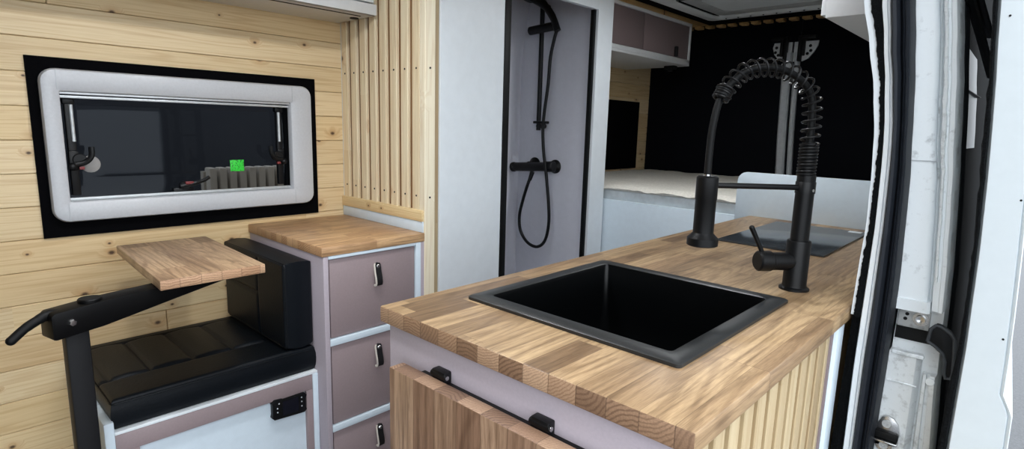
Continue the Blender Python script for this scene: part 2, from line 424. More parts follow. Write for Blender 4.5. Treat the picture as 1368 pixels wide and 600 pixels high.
# rear doors: dark carpet panels with chrome locking rods
XM = -1.064
def rear_door(name, x0, x1, label, rx0, rx1, side):
    d = thing(name, label, 'door', ((x0 + x1) / 2, YR, 0), kind='structure')
    build(bx(x0, x1, YR, YR + 0.05, 0.0, ZC + 0.02, 0.004), 'door_panel', 'black_panel', d)
    mb = MB(); pts = []
    for i in range(13):
        zz = 0.93 + i * 0.06
        pts.append((zz, 0.012 * math.sin((zz - 0.93) / 0.72 * PI)))
    rings = []
    for zz, dx in pts:
        sh = (zz - 1.0) * -0.035
        a, b = rx0 + sh - dx * 0.4, rx1 + sh - dx * 0.4
        rings.append([(a, YR, zz), (a, YR - 0.016, zz), (a + 0.008, YR - 0.024, zz), (b - 0.008, YR - 0.024, zz), (b, YR - 0.016, zz), (b, YR, zz)])
    mb.loops(rings, cap0=True, cap1=True)
    build(mb, 'locking_rod', 'rod_grey', d)
    # half-round latch plate with holes and a black latch
    cx = (rx0 + rx1) / 2 - 0.025
    if side < 0: poly = [(cx + 0.02, 1.705), (cx - 0.075, 1.705), (cx - 0.082, 1.68), (cx - 0.072, 1.645), (cx - 0.05, 1.617), (cx - 0.02, 1.602), (cx + 0.02, 1.602)]
    else: poly = [(cx - 0.02, 1.705), (cx + 0.10, 1.705), (cx + 0.098, 1.68), (cx + 0.08, 1.645), (cx + 0.055, 1.615), (cx + 0.025, 1.602), (cx - 0.02, 1.602)]
    pl = build(MB().prism(poly, 'Y', YR - 0.012, YR), 'latch_plate', 'silver', d)
    mb = MB(); s_ = side
    for dx, dz in ((0.062, 1.68), (0.05, 1.64), (0.066, 1.655)):
        mb.cyl((cx + s_ * dx, YR - 0.014, dz), (cx + s_ * dx, YR - 0.010, dz), 0.008, seg=12)
    build(mb, 'plate_hole', 'black_matte', pl)
    mb = MB()
    mb.box(cx + s_ * 0.012 - 0.006, cx + s_ * 0.012 + 0.012, YR - 0.04, YR, 1.60, 1.73, 0.004)
    mb.box(min(cx, cx + s_ * 0.09), max(cx, cx + s_ * 0.09), YR - 0.03, YR, 1.715, 1.735, 0.003)
    mb.box(cx + s_ * 0.03 - 0.008, cx + s_ * 0.03 + 0.008, YR - 0.035, YR, 1.63, 1.72, 0.003)
    build(mb, 'latch', 'black_matte', d)
    return d
rear_door('door_1', -1.98, XM - 0.002, 'left leaf of the black rear doors with the wider chrome rod', -1.118, -1.072, -1)
rear_door('door_2', XM + 0.002, -0.2, 'right leaf of the black rear doors with the narrower chrome rod', -1.058, -1.032, 1)

# ------------------------------------------------------------------ window in the pine wall
def ring_x(r, x): return [(x, p[0], p[1]) for p in r]
def frame_ring(mb, o, i, x0, x1, ro, ri, bulge=0.006, mi=0):
    """closed frame in the y-z plane between outer rect o and inner rect i, from x0 (wall) to x1 (front)"""
    (oy0, oy1, oz0, oz1), (iy0, iy1, iz0, iz1) = o, i
    R = []
    def rr(t, x):
        f = lambda a, b: a + (b - a) * t
        return ring_x(rrect(f(oy0, iy0), f(oy1, iy1), f(oz0, iz0), f(oz1, iz1), f(ro, ri)), x)
    R += [rr(0, x0), rr(0.0, x0 + (x1 - x0) * 0.55), rr(0.06, x1 - bulge * 0.6), rr(0.2, x1 - bulge * 0.1), rr(0.5, x1), rr(0.82, x1 - bulge * 0.25), rr(0.96, x1 - bulge), rr(1.0, x1 - bulge * 2.0), rr(1.0, x0), rr(0, x0)]
    mb.loops(R, mi=mi)
SUR = (0.2406, 1.042, 0.873, 1.357)
mb = MB(); x0, x1 = XW - 0.002, XW + 0.008
oy0, oy1, oz0, oz1 = SUR; iy0, iy1, iz0, iz1 = 0.30, 0.945, 0.965, 1.272
for a in ((oy0, oy1, iz1, oz1), (oy0, oy1, oz0, iz0), (oy0, iy0, iz0, iz1), (iy1, oy1, iz0, iz1)):
    mb.box(x0, x1, *a)
build(mb, 'trim_1', 'surround', label='black felt surround behind the grey window frame', cat='trim', kind='structure')
win = thing('window_1', 'camper window with rounded pale grey frame in the pine wall', 'window', (XW, 0.62, 0.88), kind='structure')
mb = MB(); frame_ring(mb, (0.263, 1.018, 0.915, 1.328), (0.304, 0.938, 0.971, 1.268), XW + 0.006, XW + 0.034, 0.036, 0.004)
wf = build(mb, 'window_frame', 'frame_grey', win)
mb = MB()
for yy in (0.298, 0.944):   # joints of the corner pieces
    mb.box(XW + 0.0335, XW + 0.0346, yy - 0.0008, yy + 0.0008, 1.272, 1.325); mb.box(XW + 0.0335, XW + 0.0346, yy - 0.0008, yy + 0.0008, 0.918, 0.968)
build(mb, 'frame_joint', 'rod_grey', wf)
mb = MB()
mb.box(XW + 0.004, XW + 0.022, 0.304, 0.938, 1.262, 1.268, 0.001); mb.box(XW + 0.002, XW + 0.016, 0.304, 0.938, 1.252, 1.259, 0.001)
mb.box(XW + 0.0, XW + 0.010, 0.304, 0.938, 0.972, 0.980, 0.001)
build(mb, 'blind_rail', 'silver', win)
mb = MB()   # dark reveal around the pane
for a in ((0.296, 0.304, 0.962, 1.275), (0.941, 0.949, 0.962, 1.275), (0.296, 0.949, 0.962, 0.970), (0.296, 0.949, 1.270, 1.278)):
    mb.box(XW - 0.05, XW + 0.004, *a)
build(mb, 'reveal', 'black_matte', win)
# bulged acrylic pane
mb = MB(); rings = []; ny, nz = 24, 14
tb = bmesh.new(); g = {}
for i in range(ny + 1):
    for j in range(nz + 1):
        a, b = i / ny, j / nz
        e = min(1, min(a, 1 - a) * 9) * min(1, min(b, 1 - b) * 6)
        g[i, j] = tb.verts.new((XW - 0.030 - 0.010 * (e * (2 - e)), 0.300 + a * 0.646, 0.966 + b * 0.308))
for i in range(ny):
    for j in range(nz): tb.faces.new((g[i, j], g[i + 1, j], g[i + 1, j + 1], g[i, j + 1]))
mb._merge(tb)
build(mb, 'pane', 'pane', win, smooth=80)
def stay(y, s):
    mb = MB(); mb.box(XW - 0.022, XW - 0.004, y - 0.010, y + 0.010, 0.985, 1.255, 0.003)
    mb.box(XW - 0.024, XW - 0.002, y - 0.014, y + 0.014, 1.235, 1.255, 0.004)
    st = build(mb, 'stay', 'black_satin', win)
    build(MB().cyl((XW - 0.001, y + s * 0.004, 1.135), (XW - 0.001, y + s * 0.004, 1.235), 0.0045, seg=12), 'gas_strut', 'silver', st)
    mb = MB()
    y2 = y + s * 0.012
    mb.cyl((XW - 0.020, y2, 1.085), (XW + 0.008, y2, 1.085), 0.017, seg=20, bev=0.002)
    mb.tube(catmull([(XW + 0.006, y2 - s * 0.012, 1.072), (XW + 0.008, y2 + s * 0.012, 1.078), (XW + 0.010, y2 + s * 0.026, 1.095), (XW + 0.008, y2 + s * 0.028, 1.120)], 5), 0.0075, 10)
    mb.sphere((XW + 0.006, y2 - s * 0.018, 1.066), 0.011)
    mb.box(XW - 0.02, XW + 0.002, y - 0.012, y + 0.012, 1.055, 1.11, 0.005)
    build(mb, 'latch', 'black_satin', win)
    build(bx(XW + 0.006, XW + 0.012, y2 + s * 0.002 - 0.006, y2 + s * 0.002 + 0.006, 1.058, 1.066, 0.001), 'release_button', 'red', st)
    return st
stay(0.325, 1); stay(0.912, -1)
mb = MB()
mb.box(XW - 0.022, XW + 0.002, 0.565, 0.625, 0.972, 0.992, 0.005)
mb.cyl((XW - 0.015, 0.597, 0.998), (XW + 0.008, 0.597, 0.998), 0.013, seg=18, bev=0.002)
mb.tube(catmull([(XW + 0.006, 0.585, 0.996), (XW + 0.012, 0.62, 1.004), (XW + 0.012, 0.648, 1.012), (XW + 0.008, 0.668, 1.022)], 5), [0.008] * 8 + [0.006] * 8, 10)
la = build(mb, 'latch', 'black_satin', win)
build(bx(XW + 0.010, XW + 0.0185, 0.596, 0.62, 1.003, 1.012, 0.002), 'release_button', 'red', la)
mb = MB(); mb.lathe([(0.0, 0.0), (0.02, 0.0), (0.024, 0.003), (0.018, 0.006), (0.0, 0.0065)], (XW - 0.030, 0.366, 1.07), (1, 0, 0), 20)
build(mb, 'latch_disc', 'disc_grey', win)
build(bx(XW - 0.0385, XW - 0.0355, 0.752, 0.797, 1.034, 1.072, 0.0005), 'sticker', 'green', win, label='bright green sticker with dark handwriting')
# things seen through the dark pane
mb = MB(); y = 0.89
for i in range(8):
    mb.box(-2.66, -2.60, y + i * 0.042, y + i * 0.042 + 0.031, -0.46, 0.998, 0.006)
mb.box(-2.68, -2.645, 0.88, 1.23, -0.46, 0.98)
build(mb, 'ribbed_panel', 'ribbed', label='pale ribbed panel seen outside through the dark window', cat='panel')
build(bx(-4.1, -3.9, -4.0, 6.0, -0.46, 3.4), 'wall_sky_blocker', 'outside_dark', label='added dark wall hiding the bright sky beyond the window', cat='wall', kind='structure')  # added so the pane stays dark instead of showing sky

# ------------------------------------------------------------------ overhead cabinet above the window
oc = thing('overhead_cabinet', 'white overhead cabinet on the pine wall above the window', 'cabinet', (-1.84, 0.4, 1.565))
mb = MB(); mb.box(XW + 0.001, -1.722, -0.6, YS - 0.018, 1.565, 1.583, 0.001); mb.box(XW + 0.001, -1.735, -0.6, YS - 0.018, 1.583, ZC - 0.004)
build(mb, 'carcass', 'overhead', oc)
mb = MB(); mb.box(-1.735, -1.717, -0.6, YS - 0.018, 1.565, 1.600, 0.002)
build(mb, 'front_rail', 'overhead', oc)
build(bx(-1.735, -1.714, -0.55, YS - 0.03, 1.604, ZC - 0.01, 0.002), 'door', 'white', oc)
build(bx(-1.772, -1.764, -0.5, 1.115, 1.5635, 1.566), 'light_strip', 'black_matte', oc)
mb = MB(); mb.prism([(p[0], p[1]) for p in rrect(-1.835, -1.805, 1.108, 1.138, 0.0149)], 'Z', 1.5625, 1.566)
build(mb, 'recess', 'black_matte', oc)

# ------------------------------------------------------------------ slatted partition
sp = thing('slatted_partition', 'vertical pine slat partition above the drawer cabinet top', 'partition', (-1.72, 1.18, 0))
mb = MB()
for i in range(8):
    cx = -1.942 + i * 0.0612
    mb.box(cx - 0.0185, cx + 0.0185, YS - 0.011, YS + 0.002, 0.925, ZC - 0.002, 0.0015, 1)
build(mb, 'slat_panel', 'slat_pine', sp)
build(bx(XW + 0.002, -1.49, YS + 0.002, YS + 0.02, 0.02, ZC - 0.002), 'backing_board', 'backing_shade', sp)
sw = [((cx_, YS - 0.012, zz), (cx_, YS - 0.0095, zz)) for cx_ in [-1.938 + i * 0.0612 for i in range(8)] for zz in (1.385, 0.975)]
sw += [((-1.4645, 1.172, zz), (-1.4615, 1.172, zz)) for zz in (1.385, 0.972)]
for p, q in sw: build(MB().cyl(p, q, 0.0033, seg=10), 'screw', 'black_matte', sp)
build(bx(XW + 0.001, -1.469, YS - 0.020, YS - 0.0005, 0.892, 0.929, 0.003, 2), 'bottom_rail', 'rail_pine', sp)
build(bx(-1.492, -1.463, YS - 0.012, 1.194, 0.0, ZC - 0.002, 0.002, 1), 'corner_post', 'post_pine', sp)
build(bx(-1.492, -1.472, 1.194, 1.214, 0.0, ZC - 0.002), 'filler_strip', 'side_pine', sp)
build(bx(XW + 0.001, XW + 0.005, YS - 0.010, YS + 0.001, 0.93, 1.565), 'sealant_bead', 'white', sp)

# ------------------------------------------------------------------ drawer cabinet with three drawers
dc = thing('drawer_cabinet', 'mauve drawer cabinet under the small pale worktop', 'cabinet', (-1.72, 0.98, 0))
FX = -1.467
mb = MB()
mb.box(XW + 0.002, FX, 0.790, 0.806, 0.0, 0.826, 0.001)           # side panel towards the bench
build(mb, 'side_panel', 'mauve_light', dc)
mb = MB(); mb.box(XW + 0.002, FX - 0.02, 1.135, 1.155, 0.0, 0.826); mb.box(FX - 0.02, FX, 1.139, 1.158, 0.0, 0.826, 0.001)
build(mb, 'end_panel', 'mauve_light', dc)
build(bx(FX - 0.02, FX + 0.001, 1.120, 1.138, 0.0, 0.826, 0.001), 'white_stile', 'cool_white', dc)
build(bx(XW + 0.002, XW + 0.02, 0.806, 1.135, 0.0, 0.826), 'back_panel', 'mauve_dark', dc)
for z0, z1 in ((0.817, 0.8265), (0.553, 0.573), (0.278, 0.298), (0.0, 0.03)):
    build(bx(XW + 0.02, FX, 0.8065, 1.1195, z0, z1, 0.001), 'divider', 'cool_white', dc)
def pull_tab(parent, x, y, z, h=0.058, w=0.021):
    """leather loop pull: folded strap with pale cut edge and a round stud"""
    mb = MB(); mb2 = MB()
    prof = [(0.0, 0.0), (0.006, -0.002), (0.011, -h * 0.4), (0.013, -h * 0.8), (0.010, -h), (0.004, -h * 0.98), (0.002, -h * 0.7), (0.0, -h * 0.4)]
    ring = []
    path = [(0.0035, 0.010), (0.0055, 0.004), (0.009, -0.3 * h), (0.014, -0.6 * h), (0.0165, -0.85 * h), (0.014, -h), (0.009, -1.03 * h), (0.005, -0.98 * h)]
    R = []
    for i, (dx, dz) in enumerate(path):
        a, b = path[max(0, i - 1)], path[min(len(path) - 1, i + 1)]
        t = Vector((b[0] - a[0], b[1] - a[1])).normalized(); nx, nz = -t.y * 0.0018, t.x * 0.0018
        ww = w / 2 * (0.72 if i == 0 else 1.0)
        R.append([(x + dx + nx, y - ww, z + dz + nz), (x + dx + nx, y + ww, z + dz + nz), (x + dx - nx, y + ww, z + dz - nz), (x + dx - nx, y - ww, z + dz - nz)])
    mb.loops(R, cap0=True, cap1=True)
    mb.cyl((x, y, z + 0.001), (x + 0.0075, y, z + 0.001), w / 2, seg=20)
    tb = build(mb, 'pull_tab', 'tab_black', parent)
    e = MB(); R = []
    for i, (dx, dz) in enumerate(path):     # pale raw edge of the strap on its near side
        a, b = path[max(0, i - 1)], path[min(len(path) - 1, i + 1)]
        t = Vector((b[0] - a[0], b[1] - a[1])).normalized(); nx, nz = -t.y * 0.0024, t.x * 0.0024
        ww = w / 2 * (0.72 if i == 0 else 1.0)
        R.append([(x + dx + nx, y - ww - 0.0035, z + dz + nz), (x + dx + nx, y - ww + 0.0002, z + dz + nz), (x + dx - nx, y - ww + 0.0002, z + dz - nz), (x + dx - nx, y - ww - 0.0035, z + dz - nz)])
    e.loops(R, cap0=True, cap1=True)
    build(e, 'raw_edge', 'tab_edge', parent)
    st = MB(); st.lathe([(0.0068, 0), (0.0068, 0.002), (0.0045, 0.0045), (0.0, 0.0052)], (x + 0.0075, y, z + 0.001), (1, 0, 0), 16)
    build(st, 'stud', 'steel', parent)
    return tb
for z0, z1 in ((0.576, 0.8145), (0.301, 0.550), (0.033, 0.275)):
    d = build(bx(FX - 0.024, FX - 0.006, 0.812, 1.117, z0, z1, 0.0012), 'drawer', 'mauve', dc)
    pull_tab(d, FX - 0.006, 0.972, z1 - 0.043)
build(bx(XW + 0.001, FX + 0.002, 0.785, YS - 0.001, 0.827, 0.855, 0.0025, 2), 'small_worktop', ['beech', 'beech_end'],
      label='small pale butcher block worktop on the drawer cabinet', cat='worktop', endaxis=1)
build(bx(XW + 0.004, -1.4695, YS - 0.0165, YS - 0.001, 0.8555, 0.8915, 0.001), 'upstand', 'cool_white',
      label='white upstand strip along the back of the small pale worktop', cat='trim')

# ------------------------------------------------------------------ bench with cushions
bn = thing('bench_box', 'white and mauve bench box under the black seat cushion', 'bench', (-1.74, 0.53, 0))
BX = -1.518
mb = MB(); mb.box(XW + 0.002, BX - 0.02, 0.275, 0.786, 0.0, 0.462)
build(mb, 'carcass', 'white', bn)
build(bx(XW + 0.002, BX + 0.002, 0.254, 0.274, 0.0, 0.497, 0.0015), 'end_board', 'cool_white', bn)
build(bx(BX - 0.03, BX + 0.001, 0.2745, 0.7885, 0.462, 0.470, 0.001), 'top_edge', 'white_gloss', bn)
mb = MB()
mb.box(BX - 0.018, BX, 0.2745, 0.772, 0.415, 0.4615, 0.001); mb.box(BX - 0.018, BX, 0.2745, 0.322, 0.0, 0.4148, 0.001)
mb.box(BX - 0.018, BX, 0.752, 0.772, 0.06, 0.4148, 0.001); mb.box(BX - 0.018, BX, 0.322, 0.772, 0.0, 0.06, 0.001)
build(mb, 'front_frame', 'mauve', bn)
build(bx(BX - 0.02, BX - 0.012, 0.322, 0.752, 0.05, 0.4148), 'front_panel', 'cool_white', bn)
build(bx(BX - 0.02, BX + 0.003, 0.7725, 0.7885, 0.0, 0.4615, 0.001), 'white_stile', 'cool_white', bn)
cd = thing('control_display', 'small black control display on the white bench front', 'display', (BX, 0.70, 0.355))
mb = MB(); X0 = BX - 0.0118
poly = [(0.645, 0.366), (0.652, 0.358), (0.742, 0.352), (0.750, 0.359), (0.7475, 0.368), (0.7475, 0.396), (0.751, 0.405), (0.743, 0.414), (0.720, 0.4145), (0.717, 0.4115), (0.678, 0.4155), (0.675, 0.418), (0.652, 0.420), (0.645, 0.412), (0.6475, 0.403), (0.6475, 0.375)]
mb.prism(poly, 'X', X0, X0 + 0.016, 0.0015)
build(mb, 'display_case', 'black_satin', cd)
build(bx(X0 + 0.0155, X0 + 0.0167, 0.676, 0.724, 0.364, 0.408), 'screen', 'screen', cd)
for yy, zz in ((0.661, 0.392), (0.661, 0.380), (0.666, 0.405), (0.734, 0.402), (0.734, 0.389), (0.734, 0.375)):
    mb = MB(); mb.lathe([(0.0022, 0), (0.0018, 0.0012), (0, 0.0014)], (X0 + 0.0158, yy, zz), (1, 0, 0), 10)
    build(mb, 'button', 'pale_icon', cd)

def cushion(dims, seams, n=(60, 60), r=0.016, crown=0.004):
    """rounded block; seams(u,v)->depth carved into the face pointing up (w axis)"""
    x0, x1, y0, y1, z0, z1 = dims
    nu, nv = n; tb = bmesh.new(); G = {}
    def h(a, b):
        du = min(a - x0, x1 - a); dv = min(b - y0, y1 - b)
        def rr(d): return 0 if d >= r else r - math.sqrt(max(0, r * r - (r - d) ** 2))
        e = max(rr(du), rr(dv)) if min(du, dv) < r else 0
        cu = crown * (1 - abs(2 * (a - x0) / (x1 - x0) - 1) ** 3) * (1 - abs(2 * (b - y0) / (y1 - y0) - 1) ** 3)
        return z1 - e + cu - seams(a, b)
    def grid(lo, hi, k):
        core = [lo + r * (1 - math.cos(t * PI / 10)) for t in range(0, 5)]
        mid = [lo + r + (hi - lo - 2 * r) * i / k for i in range(k + 1)]
        return core + mid + [lo + hi - c for c in reversed(core)]
    xs, ys = grid(x0, x1, nu), grid(y0, y1, nv)
    for i, a in enumerate(xs):
        for j, b in enumerate(ys): G[i, j] = tb.verts.new((a, b, h(a, b)))
    for i in range(len(xs) - 1):
        for j in range(len(ys) - 1): tb.faces.new((G[i, j], G[i + 1, j], G[i + 1, j + 1], G[i, j + 1]))
    I, J = len(xs) - 1, len(ys) - 1
    edge = [(i, 0) for i in range(I)] + [(I, j) for j in range(J)] + [(i, J) for i in range(I, 0, -1)] + [(0, j) for j in range(J, 0, -1)]
    top = [G[e] for e in edge]
    cx, cy = (x0 + x1) / 2, (y0 + y1) / 2
    prev = top
    for zz, ins in ((z0 + (z1 - z0) * 0.72, -0.003), (z0 + (z1 - z0) * 0.5, -0.005), (z0 + 0.012, -0.002), (z0 + 0.003, 0.001), (z0, 0.004)):
        cur = []
        for v in top:
            sx = 1 if v.co.x > cx else -1; sy = 1 if v.co.y > cy else -1
            ox = v.co.x - sx * ins if min(v.co.x - x0, x1 - v.co.x) < 1e-4 else min(max(v.co.x, x0 + max(ins, 0)), x1 - max(ins, 0))
            oy = v.co.y - sy * ins if min(v.co.y - y0, y1 - v.co.y) < 1e-4 else min(max(v.co.y, y0 + max(ins, 0)), y1 - max(ins, 0))
            cur.append(tb.verts.new((ox, oy, zz)))
        m = len(top)
        for k in range(m): tb.faces.new((prev[k], prev[(k + 1) % m], cur[(k + 1) % m], cur[k]))
        prev = cur
    tb.faces.new(prev)
    bmesh.ops.recalc_face_normals(tb, faces=tb.faces[:])
    return tb
def groove(d, w=0.005, depth=0.006): return depth * math.exp(-(d / w) ** 2)
def seat_seams(a, b):
    s = 0.0
    for yy in (0.391, 0.496, 0.600):
        if -1.92 < a < -1.655: s = max(s, groove(b - yy))
    if 0.27 < b < 0.685: s = max(s, groove(a + 1.655), groove(a + 1.92))
    if -1.92 < a < -1.655: s = max(s, groove(b - 0.300, depth=0.004))
    if -1.92 < a < -1.655 and 0.30 < b < 0.69:
        yy = min(abs(b - q) for q in (0.286, 0.391, 0.496, 0.600, 0.705)); s -= 0.004 * min(1, yy / 0.045)
    return s
tb = cushion((XW + 0.004, -1.530, 0.2755, 0.7865, 0.4705, 0.546), seat_seams, (90, 110), 0.009)
mb = MB(); mb._merge(tb)
sc = build(mb, 'seat_cushion', 'leather', label='black leather seat cushion with stitched channels on the bench', cat='cushion', smooth=60)
mb = MB()
def piping(x0, x1, y0, y1, z, r=0.0022):
    pts = [(p[0], p[1], z) for p in rrect(x0, x1, y0, y1, 0.012)]; return pts + [pts[0]]
mb.tube(piping(XW + 0.006, -1.5275, 0.2735, 0.7885, 0.536), 0.0022, 8)
build(mb, 'piping', 'leather', sc)
# back cushion stands on the seat against the drawer cabinet; its stitched face looks down the bench
def back_seams(a, b):   # a = x, b = height
    s = 0.0
    if b < 0.80: s = max(s, groove(a + 1.700, 0.004, 0.005))
    if a < -1.700: s = max(s, groove(b - 0.690, 0.004, 0.005))
    return s
tb = cushion((XW + 0.004, -1.532, 0.5555, 0.806, 0.0, 0.086), back_seams, (70, 50), 0.007, 0.004)
# rotate so the carved face points to -y : (x, b, w) -> (x, 0.787 - w, b)
for v in tb.verts: v.co = Vector((v.co.x, 0.7870 - v.co.z, v.co.y))
bmesh.ops.recalc_face_normals(tb, faces=tb.faces[:])
mb = MB(); mb._merge(tb)
bc = build(mb, 'back_cushion', 'leather', label='black leather back cushion standing against the drawer cabinet', cat='cushion', smooth=60)
mb = MB(); pts = [(p[0], 0.7065, p[1]) for p in rrect(XW + 0.006, -1.5305, 0.554, 0.8055, 0.010)]
mb.tube(pts + [pts[0]], 0.0026, 8)
build(mb, 'piping', 'leather', bc)

# ------------------------------------------------------------------ swivel table on its black post
st = thing('swivel_table', 'small butcher block swivel table on a black post by the bench', 'table', (-1.46, 0.217, 0))
build(bx(-1.500, -1.452, 0.194, 0.236, 0.004, 0.772, 0.003), 'post', 'post_black', st)
build(bx(-1.54, -1.42, 0.16, 0.2535, 0.0, 0.005, 0.002), 'foot_plate', 'black', st)
adir = Vector((-0.24, 0.97, 0)).normalized(); an = Vector((adir.y, -adir.x, 0))
def arm_pt(s, o, z): p = Vector((-1.425, 0.205, 0)) + adir * s + an * o; return (p.x, p.y, z)
mb = MB(); rings = []
for s, z0, z1 in ((-0.045, 0.765, 0.812), (-0.04, 0.762, 0.818), (0.05, 0.768, 0.8235), (0.22, 0.792, 0.8255), (0.34, 0.808, 0.8268)):
    rings.append([arm_pt(s, -0.026, z0), arm_pt(s, 0.026, z0), arm_pt(s, 0.026, z1), arm_pt(s, -0.026, z1)])
mb.loops(rings, cap0=True, cap1=True)
bmesh.ops.bevel(mb.bm, geom=mb.bm.edges[:], offset=0.003, segments=2, profile=0.5, affect='EDGES')
build(mb, 'arm', 'black', st)
mb = MB(); mb.cyl(arm_pt(0.035, 0, 0.815), arm_pt(0.035, 0, 0.829), 0.022, seg=24, bev=0.002)
build(mb, 'pivot', 'black', st)
mb = MB(); b0 = Vector(arm_pt(-0.012, 0.026, 0.793))
mb.lathe([(0.0085, 0), (0.0085, 0.003), (0.006, 0.007), (0, 0.008)], b0, an, 6)
build(mb, 'bolt', 'steel', st)
mb = MB()
lp = catmull([arm_pt(-0.02, -0.004, 0.808), arm_pt(-0.042, -0.002, 0.811), arm_pt(-0.058, 0.0, 0.806), arm_pt(-0.08, 0.002, 0.796), arm_pt(-0.104, 0.004, 0.779)], 6)
mb.tube(lp, [0.011] * 6 + [0.010] * 6 + [0.0095] * 6 + [0.009] * 7, 12); mb.sphere(lp[-1], 0.009); 
build(mb, 'lever', 'black_matte', st)
mb = MB(); tz0, tz1 = 0.827, 0.850
poly = [(-1.866, 0.383), (-1.862, 0.615), (-1.405, 0.599), (-1.397, 0.361)]
mb.prism(poly, 'Z', tz0, tz1)
bmesh.ops.bevel(mb.bm, geom=mb.bm.edges[:], offset=0.0022, segments=2, profile=0.5, affect='EDGES')
build(mb, 'tabletop', ['table', 'table_end'], st, endaxis=0)

# ------------------------------------------------------------------ shower cubicle
sh = thing('shower_cubicle', 'white shower cubicle with an open doorway behind the partition', 'shower', (-1.7, 1.7, 0))
def wall_x(z):   # inside face of the van side, leaning in towards the roof
    return XW + 0.012 + (0.0 if z < 1.45 else 0.22 * (z - 1.45) ** 1.5)
mb = MB(); mb.box(XS - 0.02, XS, 1.216, 1.508, 0.0, ZC - 0.001, 0.0008, 1)
build(mb, 'front_panel', 'white', sh)
mb = MB(); mb.box(XS - 0.02, XS, 2.076, 2.187, 0.0, ZC - 0.001, 0.0015, 1); mb.box(XS - 0.02, XS, 1.508, 2.076, 1.705, ZC - 0.001, 0.0008, 1)
build(mb, 'door_surround', 'white', sh)
build(bx(XS - 0.014, XS + 0.003, 1.508, 1.538, 0.0, 1.72, 0.001), 'door_seal', 'black_matte', sh)
build(bx(XS - 0.03, XS - 0.012, 2.060, 2.0755, 0.0, 1.705, 0.001), 'door_seal', 'black_matte', sh)
build(bx(XW + 0.002, XS - 0.02, 2.135, 2.155, 0.0, ZC - 0.001), 'rear_wall', 'shower_wall', sh)
build(bx(XW + 0.002, XS - 0.02, 1.216, 1.232, 0.0, ZC - 0.001), 'near_wall', 'shower_wall', sh)
mb = MB(); R = []
for i in range(20):
    z = 0.0 + (ZC - 0.001) * i / 19.0
    if i > 12: pass
    R.append([(wall_x(z) - 0.008, 1.232, z), (wall_x(z), 1.232, z), (wall_x(z), 2.135, z), (wall_x(z) - 0.008, 2.135, z)])
mb.loops(R, cap0=True, cap1=True); build(mb, 'curved_side_wall', 'shower_wall', sh, smooth=60)
build(bx(XW + 0.02, XS - 0.02, 1.232, 2.135, 0.0, 0.02), 'tray', 'white', sh)
YW = 2.135
sm = thing('shower_mixer', 'matt black thermostatic shower bar on the shower rear wall', 'shower tap', (-1.82, YW, 1.0))
mb = MB(); mb.cyl((-1.93, YW - 0.05, 1.012), (-1.73, YW - 0.05, 1.026), 0.0215, seg=24, bev=0.003)
build(mb, 'mixer_body', 'black_satin', sm)
mb = MB(); mb.cyl((-1.97 + 0.022, YW - 0.05, 1.010), (-1.93, YW - 0.05, 1.012), 0.024, seg=24, bev=0.004); build(mb, 'temperature_handle', 'black_satin', sm)
mb = MB(); mb.cyl((-1.73, YW - 0.05, 1.026), (-1.682, YW - 0.05, 1.029), 0.0255, seg=24, bev=0.004); build(mb, 'flow_handle', 'black_satin', sm)
for xx, zz in ((-1.842, 1.030), (-1.712, 1.026)):
    mb = MB(); mb.lathe([(0.033, 0), (0.033, 0.006), (0.022, 0.016), (0.014, 0.03), (0.014, 0.05)], (xx, YW, zz), (0, -1, 0), 24)
    build(mb, 'wall_flange', 'black_satin', sm)
ss = thing('shower_set', 'black hand shower with riser rail and hose in the shower', 'shower head', (-1.79, YW, 1.0))
mb = MB(); mb.cyl((-1.79, YW - 0.045, 1.195), (-1.79, YW - 0.045, 1.80), 0.011, seg=16)
build(mb, 'riser_rail', 'black_satin', ss)
for zz in (1.215, 1.76): build(MB().cyl((-1.79, YW, zz), (-1.79, YW - 0.05, zz), 0.012, seg=16), 'rail_bracket', 'black_satin', ss)
mb = MB(); mb.cyl((-1.852, YW - 0.06, 1.652), (-1.694, YW - 0.06, 1.662), 0.0195, seg=20, bev=0.004)
build(mb, 'slider', 'black_satin', ss)
mb = MB(); hp = catmull([(-1.672, YW - 0.075, 1.636), (-1.702, YW - 0.08, 1.70), (-1.745, YW - 0.09, 1.752), (-1.80, YW - 0.105, 1.786)], 6)
mb.tube(hp, [0.0155] * 6 + [0.0165] * 6 + [0.019] * 7, 14)
mb.lathe([(0.0, 0), (0.030, 0.0), (0.046, 0.008), (0.048, 0.016), (0.0, 0.018)], (-1.835, YW - 0.115, 1.808), (-0.30, -0.42, -0.85), 24)
build(mb, 'hand_shower', 'black_satin', ss)
hz = YW - 0.075
hose = [(-1.675, hz, 1.642), (-1.690, hz, 1.60), (-1.708, hz, 1.52), (-1.716, hz, 1.40), (-1.732, hz, 1.28), (-1.737, hz, 1.195), (-1.728, hz, 1.10), (-1.708, hz, 1.00), (-1.686, hz, 0.86), (-1.680, hz, 0.76), (-1.700, hz, 0.675), (-1.748, hz, 0.638), (-1.810, hz, 0.650), (-1.858, hz, 0.702), (-1.868, hz, 0.775), (-1.850, hz, 0.85), (-1.822, hz, 0.93), (-1.815, YW - 0.055, 0.985), (-1.815, YW - 0.05, 1.012)]
mb = MB(); mb.tube(catmull(hose, 8), 0.0075, 12)
build(mb, 'hose', 'black_satin', ss)
mb = MB(); mb.cyl((-1.815, YW - 0.05, 0.995), (-1.820, YW - 0.062, 0.955), 0.0115, 0.009, seg=16)
build(mb, 'hose_nut', 'black_satin', ss)
mb = MB(); mb.box(-1.795, -1.728, YW - 0.082, YW - 0.04, 1.226, 1.238, 0.003)
build(mb, 'hose_clip', 'black_satin', ss)

